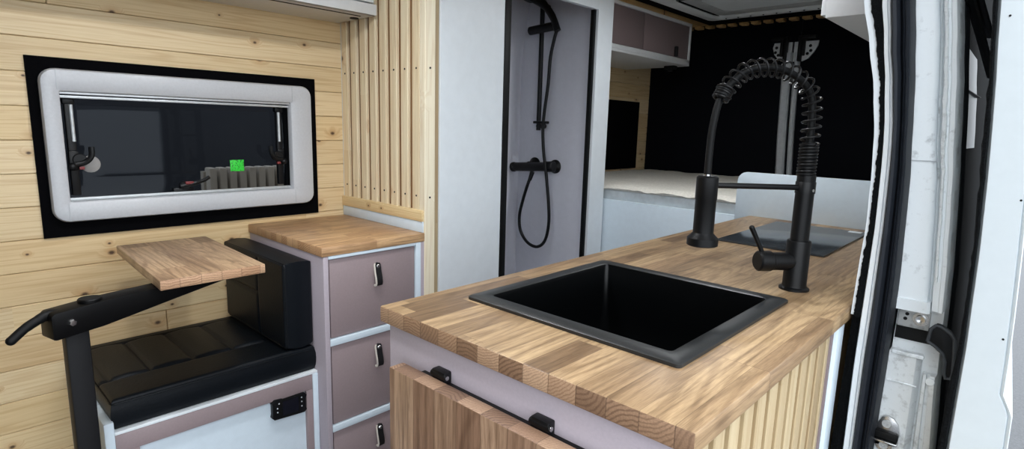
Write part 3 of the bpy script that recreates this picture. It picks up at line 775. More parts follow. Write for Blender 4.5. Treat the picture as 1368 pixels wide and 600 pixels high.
# ------------------------------------------------------------------ bed area
bd = thing('bed', 'white bed platform across the back of the van', 'bed', (-1.1, 2.8, 0))
build(bx(XW + 0.003, -0.26, 2.20, 2.22, 0.0, 0.892, 0.001), 'front_board', 'cool_white', bd)
build(bx(XW + 0.003, -0.26, 2.22, YR - 0.03, 0.86, 0.889), 'platform', 'white', bd)
for xx in (XW + 0.003, -0.28): build(bx(xx, xx + 0.02, 2.22, YR - 0.03, 0.0, 0.86), 'side_board', 'white', bd)
tb = bmesh.new(); nx, ny = 110, 60; G = {}
from mathutils import noise as mnoise
mx0, mx1, my0, my1 = XW + 0.012, -0.27, 2.212, YR - 0.035
for i in range(nx + 1):
    for j in range(ny + 1):
        x = mx0 + (mx1 - mx0) * i / nx; y = my0 + (my1 - my0) * j / ny
        d = min(y - my0, my1 - y, x - mx0, mx1 - x)
        e = 0.014 * max(0, 1 - d / 0.03) ** 2
        h = 0.958 - e + 0.005 * mnoise.noise((x * 9, y * 9, 0)) + 0.003 * mnoise.noise((x * 30, y * 30, 3)) + (0.006 * mnoise.noise((x * 22, 0, 7)) if j < 3 else 0)
        yy = y - (0.010 + 0.006 * mnoise.noise((x * 25, 1, 5)) if j == 0 else 0)
        G[i, j] = tb.verts.new((x, yy, h))
for i in range(nx):
    for j in range(ny): tb.faces.new((G[i, j], G[i + 1, j], G[i + 1, j + 1], G[i, j + 1]))
edge = [(i, 0) for i in range(nx)] + [(nx, j) for j in range(ny)] + [(i, ny) for i in range(nx, 0, -1)] + [(0, j) for j in range(ny, 0, -1)]
top = [G[e] for e in edge]; lo = [tb.verts.new((v.co.x, max(v.co.y, my0) , 0.935)) for v in top]; m = len(top)
for k in range(m): tb.faces.new((top[k], top[(k + 1) % m], lo[(k + 1) % m], lo[k]))
tb.faces.new(lo); bmesh.ops.recalc_face_normals(tb, faces=tb.faces[:])
mb = MB(); mb._merge(tb)
mt = thing('mattress', 'cream mattress with clear plastic sides on the bed platform', 'mattress', (-1.1, 2.8, 0.889))
build(mb, 'mattress_top', 'fabric_white', mt, smooth=70)
tb = bmesh.new(); rows = []
for zi in range(7):
    z = 0.8895 + (0.9355 - 0.8895) * zi / 6; r = []
    for i in range(241):
        x = mx0 + 0.003 + (mx1 - mx0 - 0.006) * i / 240
        r.append(tb.verts.new((x, my0 + 0.008 + 0.005 * mnoise.noise((x * 45 + zi * 0.35, z * 12, 2)) - 0.004 * math.sin(zi / 6 * PI), z)))
    r += [tb.verts.new((mx1 - 0.003, my1 - 0.004, z)), tb.verts.new((mx0 + 0.003, my1 - 0.004, z))]
    rows.append(r)
for a, b in zip(rows, rows[1:]):
    for k in range(len(a)): tb.faces.new((a[k], a[(k + 1) % len(a)], b[(k + 1) % len(a)], b[k]))
tb.faces.new(rows[0]); tb.faces.new(rows[-1][::-1]); bmesh.ops.recalc_face_normals(tb, faces=tb.faces[:])
mb = MB(); mb._merge(tb); build(mb, 'plastic_wrap', 'plastic', mt, smooth=60)
# bed-side window surround
w2 = thing('window_2', 'black surround of the window beside the bed', 'window', (XW, 2.8, 0.97), kind='structure')
mb = MB(); mb.box(XW - 0.002, XW + 0.008, 2.36, 3.275, 0.965, 1.385)
build(mb, 'surround', 'surround', w2)
mb = MB(); frame_ring(mb, (2.40, 2.92, 1.0, 1.35), (2.44, 2.88, 1.04, 1.31), XW + 0.006, XW + 0.012, 0.03, 0.01, 0.002)
build(mb, 'window_frame', 'black_satin', w2)
build(bx(XW + 0.007, XW + 0.009, 2.44, 2.88, 1.04, 1.31), 'pane', 'screen', w2)
# overhead cabinet over the bed
bo = thing('bed_cabinet', 'long white overhead cabinet with mauve flaps above the bed', 'cabinet', (-1.75, 2.7, 1.57))
OX = -1.55; oy0, oy1 = 2.19, 3.10
mb = MB(); mb.box(XW + 0.003, OX, oy0, oy1, 1.572, 1.586, 0.002); mb.box(XW + 0.003, OX, oy1 - 0.016, oy1, 1.586, 1.785, 0.002); mb.box(XW + 0.003, OX - 0.02, oy0, oy0 + 0.016, 1.586, 1.785)
mb.box(XW + 0.003, OX, oy0, oy1, 1.785, 1.80, 0.001)
mb.box(OX - 0.02, OX, oy0, oy1, 1.586, 1.606, 0.002)
build(mb, 'carcass', 'overhead', bo)
for a, b in ((oy0 + 0.02, 2.60), (2.604, oy1 - 0.018)):
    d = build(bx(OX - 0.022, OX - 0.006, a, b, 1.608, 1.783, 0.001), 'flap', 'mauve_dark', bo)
    if a > 2.5: build(bx(OX - 0.006, OX + 0.012, 2.922, 2.940, 1.608, 1.662, 0.004), 'pull_tab', 'tab_black', d)
build(bx(XW + 0.003, OX + 0.004, oy0, oy1, 1.80, ZC - 0.0005, 0.001), 'filler_board', 'ceil_pine', bo)
rl = thing('reading_light', 'small black reading light under the bed overhead cabinet', 'lamp', (-1.62, 3.03, 1.572))
mb = MB(); mb.box(-1.66, -1.595, 3.01, 3.05, 1.552, 1.572, 0.004); build(mb, 'lamp_base', 'black_matte', rl)
mb = MB(); mb.cyl((-1.628, 3.03, 1.552), (-1.628, 3.03, 1.542), 0.014, seg=16); build(mb, 'lamp_head', 'black_matte', rl)
# right-hand overhead cabinet (near end seen)
rc = thing('door_side_cabinet', 'white overhead cabinet on the door side above the worktop', 'cabinet', (-0.42, 2.7, 1.58))
build(bx(-0.582, -0.342, 2.07, 3.36, 1.58, 1.80, 0.002), 'carcass', 'overhead', rc)
build(bx(-0.600, -0.584, 2.085, 3.35, 1.592, 1.79, 0.001), 'flap', 'overhead', rc)
# slat ends at the rear of the ceiling
cs = thing('wooden_edging', 'row of short pine slat ends along the ceiling above the rear doors', 'edging', (-1.1, 3.36, ZC))
x = -1.72
while x < -0.62:
    build(bx(x, x + 0.040, 3.335, 3.385, ZC - 0.016, ZC - 0.0002, 0.002, 1), 'slat', 'ceil_pine', cs); x += 0.067
# roof hatch
rh = thing('roof_hatch', 'white framed roof hatch on a black square in the ceiling', 'roof hatch', (-1.1, 2.87, ZC))
mb = MB(); HX0, HX1, HY0, HY1 = -1.535, -0.66, 2.44, 3.285
for a in ((HX0, HX1, HY0, HY0 + 0.16), (HX0, HX1, HY1 - 0.16, HY1), (HX0, HX0 + 0.16, HY0 + 0.16, HY1 - 0.16), (HX1 - 0.16, HX1, HY0 + 0.16, HY1 - 0.16)):
    mb.box(*a, ZC - 0.012, ZC - 0.0005)
build(mb, 'black_trim', 'surround', rh)
def sq_ring(mb, o, i, z0, z1, ro, ri):
    a = rrect(*o, ro); b = rrect(*i, ri)
    f = lambda P, z: [(p[0], p[1], z) for p in P]
    mid = [((p[0] * 0.8 + q[0] * 0.2), (p[1] * 0.8 + q[1] * 0.2)) for p, q in zip(a, b)]
    mid2 = [((p[0] * 0.25 + q[0] * 0.75), (p[1] * 0.25 + q[1] * 0.75)) for p, q in zip(a, b)]
    mb.loops([f(a, z1), f(a, z0 + 0.006), f(mid, z0), f(mid2, z0 + 0.002), f(b, z0 + 0.010), f(b, z1), f(a, z1)])
mb = MB(); sq_ring(mb, (-1.475, -0.70, 2.48, 3.145), (-1.385, -0.79, 2.57, 3.06), ZC - 0.019, ZC - 0.012, 0.02, 0.05)
build(mb, 'outer_frame', 'white_gloss', rh)
mb = MB(); sq_ring(mb, (-1.39, -0.785, 2.565, 3.065), (-1.30, -0.86, 2.68, 2.97), ZC - 0.012, ZC - 0.0015, 0.03, 0.04)
build(mb, 'blind_cassette', 'rod_grey', rh)
build(bx(-1.32, -0.84, 2.66, 2.99, ZC - 0.006, ZC - 0.0005), 'dome_pane', 'white', rh)
for i in range(9): build(MB().cyl((-1.36 + i * 0.065, 3.10, ZC - 0.021), (-1.36 + i * 0.065, 3.10, ZC - 0.016), 0.004, seg=10), 'rivet', 'black_matte', rh)

# ------------------------------------------------------------------ kitchen unit
ku = thing('kitchen_unit', 'mauve kitchen unit under the long butcher block worktop', 'kitchen unit', (-0.52, 1.3, 0))
build(bx(-0.788, -0.240, 0.545, 0.563, 0.0, 0.871, 0.001), 'end_panel', 'mauve_light', ku)
build(bx(-0.788, -0.770, 0.563, 2.18, 0.0, 0.871), 'side_panel', 'mauve', ku)
build(bx(-0.262, -0.252, 0.563, 2.18, 0.0, 0.871), 'backing_panel', 'side_pine', ku)
mb = MB(); y = 0.566; i = 0
while y < 1.085:
    mb.box(-0.253, -0.237, y, min(y + 0.029, 1.087), 0.0, 0.8705, 0.0015, 1); y += 0.046
build(mb, 'slat_panel', 'side_pine', ku)
build(bx(-0.262, -0.236, 1.090, 1.108, 0.0, 0.8705, 0.001), 'dark_strip', 'mauve_dark', ku)
build(bx(-0.262, -0.230, 1.1085, 1.150, 0.0, 0.8705, 0.001), 'edge_board', 'cool_white', ku)
build(bx(-0.770, -0.262, 0.6, 2.18, 0.05, 0.07), 'bottom_board', 'mauve', ku)
# worktop with a hole for the sink
def slab_hole(o, h, z0, z1, bev):
    bm = bmesh.new()
    def ring(r, z): return [bm.verts.new((x, y, z)) for x, y in ((r[0], r[2]), (r[1], r[2]), (r[1], r[3]), (r[0], r[3]))]
    ot, ob, ht, hb = ring(o, z1), ring(o, z0), ring(h, z1), ring(h, z0)
    for k in range(4):
        j = (k + 1) % 4
        bm.faces.new((ot[k], ot[j], ht[j], ht[k])); bm.faces.new((ob[j], ob[k], hb[k], hb[j]))
        bm.faces.new((ob[k], ob[j], ot[j], ot[k])); bm.faces.new((hb[j], hb[k], ht[k], ht[j]))
    es = [e for e in bm.edges if all(v in ot or v in ob for v in e.verts)]
    bmesh.ops.bevel(bm, geom=es, offset=bev, segments=2, profile=0.5, affect='EDGES')
    return bm
bm = slab_hole((-0.803, -0.228, 0.535, 2.188), (-0.712, -0.335, 0.692, 1.092), 0.8715, CT, 0.003)
build(bm, 'kitchen_worktop', ['oak', 'oak_end'], label='long butcher block worktop with the black sink set into it', cat='worktop', endaxis=1)
# sink
def rz(r, rad, z): return [(p[0], p[1], z) for p in rrect(*r, rad, 6)]
def inset(r, d): return (r[0] + d, r[1] - d, r[2] + d, r[3] - d)
SO = (-0.732, -0.316, 0.672, 1.106); SI = (-0.703, -0.346, 0.706, 1.076)
sk = thing('sink', 'square black kitchen sink set into the butcher block worktop', 'sink', (-0.524, 0.889, 0.72))
mb = MB()
mb.loops([rz(SI, 0.008, 0.9062), rz(inset(SI, -0.003), 0.009, 0.9072), rz(inset(SO, 0.003), 0.008, 0.9072), rz(SO, 0.008, 0.9052), rz(SO, 0.008, 0.9003), rz(SI, 0.008, 0.9003), rz(SI, 0.008, 0.9062)])
build(mb, 'sink_rim', 'sink_rim', sk)
mb = MB()
R = [rz(SI, 0.008, 0.9062), rz(inset(SI, 0.0015), 0.010, 0.900), rz(inset(SI, 0.004), 0.014, 0.80), rz(inset(SI, 0.007), 0.02, 0.735), rz(inset(SI, 0.014), 0.025, 0.724), rz(inset(SI, 0.03), 0.03, 0.720), rz(inset(SI, 0.14), 0.03, 0.718)]
W = [rz(inset(SI, 0.14), 0.03, 0.712), rz(inset(SI, 0.01), 0.03, 0.714), rz(inset(SI, -0.003), 0.02, 0.73), rz(inset(SI, -0.003), 0.01, 0.9003)]
mb.loops(R, cap1=True); mb.loops(W, cap0=True)
build(mb, 'basin', 'granite', sk)
mb = MB(); mb.lathe([(0.045, 0.0), (0.045, 0.003), (0.032, 0.003), (0.028, 0.0), (0.0, 0.0005)], (-0.46, 0.80, 0.7178), (0, 0, 1), 28)
build(mb, 'drain', 'steel', sk)
# hob
hb = thing('hob', 'plain black glass hob lying flat on the far end of the worktop', 'hob', (-0.53, 1.85, CT))
HP = [(-0.668, 1.592), (-0.385, 1.592), (-0.385, 2.09), (-0.668, 2.09)]
mb = MB(); mb.prism(HP, 'Z', CT + 0.0005, CT + 0.006, 0.001); build(mb, 'glass_plate', 'hob', hb)
build(bx(-0.436, -0.400, 2.050, 2.080, CT + 0.006, CT + 0.0068), 'sticker', 'white_gloss', hb, label='small white sticker in the far corner')
# splash board behind the worktop
mb = MB(); pts = [(-0.858, 0.892), (-0.262, 0.892), (-0.262, 1.064)] + [(-0.858 + 0.035 * (1 - math.sin(t * PI / 16)), 1.064 - 0.035 * (1 - math.cos(t * PI / 16))) for t in range(0, 9)][::1]
pts = [(-0.858, 0.872), (-0.262, 0.872), (-0.262, 1.064)] + [(-0.858 + 0.035 - 0.035 * math.sin(t * PI / 16), 1.064 - 0.035 + 0.035 * math.cos(t * PI / 16)) for t in range(0, 9)]
mb.prism(pts, 'Y', 2.1885, 2.199, 0.0008)
build(mb, 'splash_board', 'cool_white', label='white splash board with a rounded corner behind the worktop', cat='splashback')

# ------------------------------------------------------------------ spring faucet
fc = thing('kitchen_faucet', 'matt black spring neck faucet on the worktop beside the sink', 'faucet', (-0.341, 1.213, CT))
FB = Vector((-0.341, 1.213, 0)); fd = Vector((-0.635, -0.772, 0)).normalized()
def fp(s, z, o=0.0): 
    n = Vector((-fd.y, fd.x, 0)); p = FB + fd * s + n * o; return Vector((p.x, p.y, z))
mb = MB(); mb.lathe([(0.0285, 0), (0.0285, 0.004), (0.0235, 0.007), (0.0225, 0.012), (0.0225, 0.098), (0.0215, 0.101), (0.0, 0.101)], fp(0, CT), (0, 0, 1), 32)
build(mb, 'faucet_base', 'black_satin', fc)
mb = MB(); mb.cyl(fp(0, 1.0), fp(0, 1.132), 0.0172, seg=28, bev=0.001)
build(mb, 'column', 'black_satin', fc)
def spring(path, r, turns, wire, seg_per=18):
    P = [Vector(p) for p in path]; L = [0.0]
    for a, b in zip(P, P[1:]): L.append(L[-1] + (b - a).length)
    N = int(turns * seg_per); out = []; n0 = Vector((-fd.y, fd.x, 0)); j = 0
    for i in range(N + 1):
        t = L[-1] * i / N
        while j < len(P) - 2 and L[j + 1] < t: j += 1
        f = (t - L[j]) / max(1e-9, L[j + 1] - L[j]); c = P[j].lerp(P[j + 1], f)
        tg = (P[min(j + 2, len(P) - 1)] - P[max(0, j - 1)]).normalized(); b = tg.cross(n0).normalized()
        a = 2 * PI * turns * i / N
        out.append(c + (n0 * math.cos(a) + b * math.sin(a)) * r)
    return out
arc = [fp(0.002, 1.13), fp(0.002, 1.19), fp(0.003, 1.235), fp(0.008, 1.278), fp(0.024, 1.303), fp(0.050, 1.321), fp(0.080, 1.331), fp(0.116, 1.332), fp(0.147, 1.324), fp(0.170, 1.306), fp(0.187, 1.285), fp(0.197, 1.262), fp(0.204, 1.218), fp(0.206, 1.172), fp(0.206, 1.13)]
arcp = catmull(arc, 10)
mb = MB(); mb.tube(arcp, 0.0068, 12); build(mb, 'hose', 'black_matte', fc)
coil = MB(); coil.tube(spring([fp(0.002, 1.128), fp(0.002, 1.192)], 0.0150, 10, 0.003), 0.0030, 8)
main = arcp[10:105]
coil.tube(spring(main, 0.0165, 19, 0.002), 0.0021, 7)
cuff = arcp[97:108]
coil.tube(spring(cuff, 0.0135, 5, 0.003), 0.0030, 8)
build(coil, 'spring', 'black_satin', fc)
mb = MB(); mb.cyl(fp(0.002, 1.125), fp(0.002, 1.195), 0.0130, seg=20); build(mb, 'spring_socket', 'black_satin', fc)
mb = MB(); mb.cyl(fp(0, 1.107), fp(0.19, 1.109), 0.0056, seg=14); build(mb, 'support_arm', 'black_satin', fc)
mb = MB(); mb.lathe([(0.0185, 0), (0.0185, 0.022), (0.0178, 0.023), (0.0, 0.023)], fp(0, 1.096), (0, 0, 1), 28); build(mb, 'arm_collar', 'black_satin', fc)
mb = MB(); mb.lathe([(0.003, 0), (0.003, 0.0012), (0, 0.0015)], fp(0, 1.103) + Vector((0.0165, -0.008, 0)), (0.9, -0.44, 0), 10); build(mb, 'set_screw', 'steel', fc)
mb = MB(); mb.lathe([(0.026, 0.0), (0.0295, 0.002), (0.0295, 0.016), (0.024, 0.021), (0.0195, 0.026), (0.0195, 0.090), (0.0205, 0.092), (0.0205, 0.134), (0.017, 0.137), (0.0, 0.137)], fp(0.205, 0.990), (0, 0, 1), 32)
build(mb, 'spray_head', 'black_satin', fc)
mb = MB(); mb.cyl(fp(0.206, 1.127), fp(0.206, 1.134), 0.0062, seg=16); build(mb, 'hose_ferrule', 'steel', fc)
mb = MB(); mb.cyl(fp(0.0, 0.958), fp(0.058, 0.958), 0.0180, seg=24); mb.cyl(fp(0.056, 0.9585), fp(0.086, 0.959), 0.0205, seg=24, bev=0.003)
build(mb, 'handle_body', 'black_satin', fc)
mb = MB(); mb.tube([fp(0.075, 0.972), fp(0.083, 0.988), fp(0.104, 1.026)], [0.0045, 0.0045, 0.0052], 12); mb.sphere(fp(0.104, 1.026), 0.0053)
build(mb, 'lever', 'black_satin', fc)

# ------------------------------------------------------------------ fold-down table hanging on the end of the kitchen unit
ft = thing('fold_down_table', 'butcher block flap table folded down against the kitchen unit end', 'table', (-0.5, 0.52, 0.28))
build(bx(-0.728, -0.270, 0.501, 0.529, 0.28, 0.823, 0.0025, 2), 'table_flap', ['fold', 'fold_end'], ft, endaxis=2)
build(bx(-0.690, -0.29, 0.5295, 0.5445, 0.785, 0.8165, 0.001), 'hinge_rail', 'black_matte', ft)
for xx in (-0.640, -0.435):
    mb = MB(); mb.box(xx - 0.0155, xx + 0.0155, 0.5295, 0.5448, 0.80, 0.836, 0.0025)
    mb.cyl((xx - 0.017, 0.533, 0.828), (xx + 0.017, 0.533, 0.828), 0.005, seg=14)
    b = build(mb, 'hinge_bracket', 'black_satin', ft)
    mb = MB(); mb.cyl((xx + 0.0165, 0.533, 0.828), (xx + 0.0185, 0.533, 0.828), 0.0035, seg=12); build(mb, 'hinge_pin', 'steel', b)

# ------------------------------------------------------------------ sliding-door opening: linings, seals, pillar
ROWZ = [1.80, 1.62, 1.44, 1.365, 1.29, 1.21, 1.135, 1.055, 0.97, 0.89, 0.805, 0.62, 0.30, -0.02]
COL = {
 'lin0': [-.345, -.300, -.268, -.251, -.236, -.226, -.222, -.220, -.223, -.225, -.227, -.232, -.235, -.235],
 'lin1': [-.335, -.291, -.257, -.240, -.226, -.218, -.216, -.215, -.218, -.220, -.222, -.223, -.225, -.225],
 'fuz1': [-.315, -.272, -.241, -.229, -.219, -.211, -.208, -.206, -.207, -.208, -.209, -.208, -.208, -.208],
 'str1': [-.300, -.257, -.227, -.218, -.206, -.197, -.194, -.192, -.192, -.192, -.193, -.192, -.192, -.192],
 'rub1': [-.270, -.228, -.199, -.190, -.182, -.176, -.170, -.167, -.164, -.163, -.164, -.166, -.168, -.168],
 'gr0':  [-.238, -.197, -.168, -.158, -.151, -.144, -.134, -.128, -.122, -.117, -.115, -.113, -.112, -.112],
 'jam1': [-.210, -.170, -.142, -.133, -.124, -.117, -.110, -.104, -.098, -.095, -.092, -.081, -.078, -.078],
 'dsl0': [-.165, -.120, -.092, -.085, -.079, -.075, -.070, -.065, -.063, -.062, -.066, -.068, -.070, -.070],
 'dsl1': [-.158, -.114, -.086, -.080, -.074, -.068, -.064, -.060, -.058, -.056, -.056, -.056, -.057, -.057],
}
def interp(col, z):
    Z = ROWZ
    if z >= Z[0]: return col[0]
    if z <= Z[-1]: return col[-1]
    for i in range(len(Z) - 1):
        if Z[i] >= z >= Z[i + 1]:
            t = (Z[i] - z) / (Z[i] - Z[i + 1]); t2 = t
            a, b = col[i], col[i + 1]
            m0 = (col[min(i + 1, len(Z) - 1)] - col[max(i - 1, 0)]) / 2; m1 = (col[min(i + 2, len(Z) - 1)] - col[i]) / 2
            h = t * t * (3 - 2 * t)
            return a + (b - a) * t * 0.5 + (b - a) * h * 0.5
def strip(mb, ca, cb, prof, yback, z0, z1, n=48, jit=0.0, mi=0):
    """vertical member between profile columns ca and cb; prof = [(t, y)...] across its front"""
    R = []
    for i in range(n + 1):
        z = z0 + (z1 - z0) * i / n
        a = interp(COL[ca], z) if isinstance(ca, str) else ca(z); b = interp(COL[cb], z) if isinstance(cb, str) else cb(z)
        if jit: b += jit * mnoise.noise((z * 60, 3, 1)); a += jit * (mnoise.noise((z * 75, 8, 1)) + 0.8 * mnoise.noise((z * 230, 5, 1)))
        R.append([(a, yback, z)] + [(a + (b - a) * t, y, z) for t, y in prof] + [(b, yback, z)])
    mb.loops(R, cap0=True, cap1=True, mi=mi)
ZB, ZT = 0.0, 1.80
mb = MB(); strip(mb, 'lin0', 'lin1', [(0, 1.162), (1, 1.162)], YR, 0.888, ZT); strip(mb, 'lin0', 'lin1', [(0, 1.205), (1, 1.205)], YR, ZB, 0.888, 20)
build(mb, 'wall_right', 'white', label='white side lining edge beside the worktop end', cat='wall', kind='structure', origin=(-0.23, 1.16, 0), smooth=50)
mb = MB(); strip(mb, 'lin1', 'fuz1', [(0, 1.1585), (0.5, 1.157), (1, 1.1595)], 1.21, 0.886, ZT, 420, 0.0020); strip(mb, lambda z: interp(COL['lin0'], z) + 0.0015, 'fuz1', [(0, 1.172), (0.5, 1.168), (1, 1.172)], 1.2045, ZB, 0.886, 160, 0.0012)
build(mb, 'trim_2', 'fuzz', label='frayed black felt strip between the white lining and white door trim', cat='trim', kind='structure')
mb = MB(); strip(mb, 'fuz1', 'str1', [(0, 1.160), (0.12, 1.155), (0.6, 1.154), (0.66, 1.158), (0.72, 1.154), (0.95, 1.155), (1, 1.162)], 1.20, ZB, ZT)
build(mb, 'trim_3', 'white_gloss', label='narrow white edge trim of the door opening', cat='trim', kind='structure', smooth=50)
ds = thing('door_seal', 'ribbed black rubber seal round the sliding door opening', 'door seal', (-0.18, 1.17, 0))
mb = MB(); strip(mb, 'str1', 'rub1', [(0, 1.160), (0.05, 1.146), (0.2, 1.138), (0.36, 1.140), (0.46, 1.150), (0.5, 1.158), (0.55, 1.152), (0.66, 1.149), (0.70, 1.154), (0.74, 1.151), (0.84, 1.150), (0.88, 1.156), (0.94, 1.156), (1, 1.168)], 1.20, ZB, ZT)
build(mb, 'rubber_bulb', 'rubber', ds, smooth=40)
# pillar
pl = thing('door_pillar', 'white painted rear door pillar with sealant beads and bolts', 'pillar', (-0.13, 1.25, 0))
mb = MB(); strip(mb, 'rub1', 'jam1', [(0, 1.224), (1, 1.224)], 1.30, ZB, ZT)
build(mb, 'pillar_core', 'jamb_dirty', pl)
mb = MB(); strip(mb, 'rub1', 'gr0', [(0, 1.202), (0.80, 1.202), (0.97, 1.207), (1, 1.22)], 1.226, 0.925, ZT)
build(mb, 'inner_face', 'jamb', pl, smooth=50)
def grv(z): return interp(COL['gr0'], z) + 0.004
mb = MB(); strip(mb, grv, 'jam1', [(0, 1.215), (0.12, 1.205), (0.60, 1.203), (0.66, 1.199), (0.94, 1.198), (1, 1.202)], 1.27, 0.912, ZT)
build(mb, 'outer_face', 'jamb', pl, smooth=50)
mb = MB(); strip(mb, lambda z: interp(COL['gr0'], z) + 0.007, lambda z: interp(COL['jam1'], z) - 0.012, [(0, 1.204), (0.2, 1.1985), (0.8, 1.198), (1, 1.203)], 1.21, 0.965, ZT, 140, 0.0016)
build(mb, 'sealant_bead', 'sealant', pl, smooth=60)
mb = MB(); strip(mb, 'rub1', grv, [(0, 1.199), (0.9, 1.199), (1, 1.203)], 1.226, 0.906, 0.926, 6)
build(mb, 'lap_plate', 'jamb', pl)
# a seam across the inner face
mb = MB(); mb.box(-0.175, -0.138, 1.2005, 1.203, 1.1705, 1.1722)
build(mb, 'panel_seam', 'rod_grey', pl)
mb = MB(); mb.box(-0.160, -0.113, 1.214, 1.226, 0.872, 0.904, 0.001)
bp = build(mb, 'bracket_plate', 'galv', pl)
mb = MB(); mb.lathe([(0.0125, 0), (0.0125, 0.002), (0.008, 0.002), (0.0075, 0.007), (0.003, 0.007), (0.0, 0.005)], (-0.126, 1.214, 0.891), (0, -1, 0), 20)
build(mb, 'bolt', 'steel', bp)
mb = MB()
for xx, zz in ((-0.147, 0.896), (-0.149, 0.887)): mb.cyl((xx, 1.2135, zz), (xx, 1.2155, zz), 0.0032, seg=10)
build(mb, 'plate_hole', 'black_matte', bp)
build(bx(-0.162, -0.106, 1.222, 1.226, 0.846, 0.872), 'gap_shade', 'black_matte', pl)  # black plate standing in for the shade of the recess
mb = MB(); strip(mb, 'rub1', 'gr0', [(0, 1.204), (0.85, 1.203), (1, 1.216)], 1.226, ZB, 0.826)
build(mb, 'lower_inner_face', 'jamb_dirty', pl, smooth=50)
mb = MB(); strip(mb, grv, 'jam1', [(0, 1.216), (0.08, 1.205), (0.30, 1.206), (0.34, 1.212), (0.56, 1.212), (0.60, 1.204), (0.95, 1.202), (1, 1.207)], 1.26, ZB, 0.795)
build(mb, 'lower_outer_face', 'jamb_dirty', pl, smooth=50)
mb = MB(); mb.box(-0.163, -0.116, 1.201, 1.205, 0.768, 0.7705, 0.0008); mb.box(-0.160, -0.112, 1.200, 1.206, 0.822, 0.829, 0.001)
build(mb, 'ledge', 'jamb', pl)
mb = MB(); mb.cyl((-0.098, 1.200, 0.785), (-0.098, 1.206, 0.785), 0.007, seg=18, bev=0.001); build(mb, 'plug', 'jamb', pl)
# striker plate of the door lock
sk2 = thing('lock_striker', 'steel door lock striker bolted low on the white pillar', 'striker', (-0.15, 1.2, 0.64))
poly = [(-0.166, 0.640), (-0.132, 0.646), (-0.129, 0.672), (-0.133, 0.688), (-0.141, 0.698), (-0.150, 0.701), (-0.159, 0.697), (-0.166, 0.680)]
mb = MB(); mb.prism(poly, 'Y', 1.1975, 1.2038, 0.0006)
mb.cyl((-0.151, 1.2038, 0.643), (-0.151, 1.1975, 0.643), 0.0135, seg=24)
build(mb, 'striker_plate', 'steel', sk2)
build(bx(-0.168, -0.130, 1.189, 1.1985, 0.658, 0.672, 0.002), 'striker_slot', 'black_matte', sk2)
mb = MB(); mb.box(-0.169, -0.129, 1.182, 1.1985, 0.6535, 0.6575, 0.0012); build(mb, 'striker_bar', 'steel', sk2)
for zz in (0.686, 0.643):
    mb = MB(); mb.lathe([(0.0075, 0), (0.007, 0.003), (0.003, 0.003), (0.002, 0.001), (0, 0.001)], (-0.151, 1.1975, zz), (0, -1, 0), 18); build(mb, 'bolt', 'silver', sk2)
# rubber buffer with a raised rim
rb = thing('rubber_buffer', 'black rubber door buffer with a raised rim on the pillar', 'buffer', (-0.09, 1.2, 0.80))
poly = [(-0.109, 0.862), (-0.107, 0.885), (-0.101, 0.893), (-0.094, 0.892), (-0.080, 0.884), (-0.073, 0.874), (-0.070, 0.84), (-0.068, 0.812), (-0.070, 0.805), (-0.077, 0.804), (-0.080, 0.812), (-0.081, 0.832), (-0.086, 0.846), (-0.098, 0.856)]
mb = MB(); mb.prism(poly, 'Y', 1.186, 1.206, 0.0015); build(mb, 'buffer_pad', 'rubber_dark', rb)
mb = MB(); pts = [(p[0], 1.186, p[1]) for p in poly]; mb.tube(pts + [pts[0]], 0.0028, 8); build(mb, 'rim', 'rim_rubber', rb)
# outer body skin beyond the pillar
bs = thing('body_side', 'van body side behind the pillar, black where shaded and pale where lit', 'body panel', (-0.13, 2.3, 0))
def skin(o, z): return interp(COL['jam1'], z) - 0.016 + o
mb = MB(); R = []
for i in range(40):
    z = -0.1 + 1.95 * i / 39; x = skin(0, z)
    R.append([(x - 0.02, 1.305, z), (x, 1.305, z), (x - 0.012, 1.9, z), (x - 0.012, 3.5, z), (x - 0.03, 3.5, z)])
mb.loops(R, cap0=True, cap1=True); build(mb, 'shaded_skin', 'shaded_skin', bs, smooth=50)  # black colour stands in for shade in the gap by the door
mb = MB(); R = []
for i in range(12):
    z = 1.19 + 0.21 * i / 11; x = skin(0.0, z)
    R.append([(x - 0.006, 1.36, z), (x + 0.003, 1.36, z), (x - 0.004, 1.80, z), (x - 0.014, 1.80, z)])
mb.loops(R, cap0=True, cap1=True); build(mb, 'lit_patch', 'lit_skin', bs, smooth=50)  # pale patch paints the part of the skin that catches light
mb = MB(); mb.box(skin(0.0, 1.31) - 0.006, skin(0.0, 1.31) + 0.004, 1.355, 1.80, 1.309, 1.3105); build(mb, 'panel_line', 'black_matte', bs)
mb = MB(); R = []
for i in range(30):
    z = 0.2 + 1.5 * i / 29; x = interp(COL['jam1'], z) - 0.001
    R.append([(x - 0.012, 1.305, z), (x + 0.002, 1.303, z), (x + 0.006, 1.309, z), (x + 0.002, 1.315, z), (x + 0.006, 1.322, z), (x + 0.001, 1.33, z), (x - 0.014, 1.33, z)])
mb.loops(R, cap0=True, cap1=True); build(mb, 'corner_seal', 'rubber_dark', bs, smooth=40)
mb = MB(); mb.tube([(skin(0.02, 1.45), 1.27, 1.46), (skin(0.028, 1.40), 1.42, 1.405), (skin(0.034, 1.34), 1.60, 1.345)], 0.008, 8)
mb.tube([(skin(0.02, 1.49), 1.40, 1.50), (skin(0.03, 1.42), 1.62, 1.43)], 0.007, 8)
build(mb, 'door_arm', 'black_satin', bs)
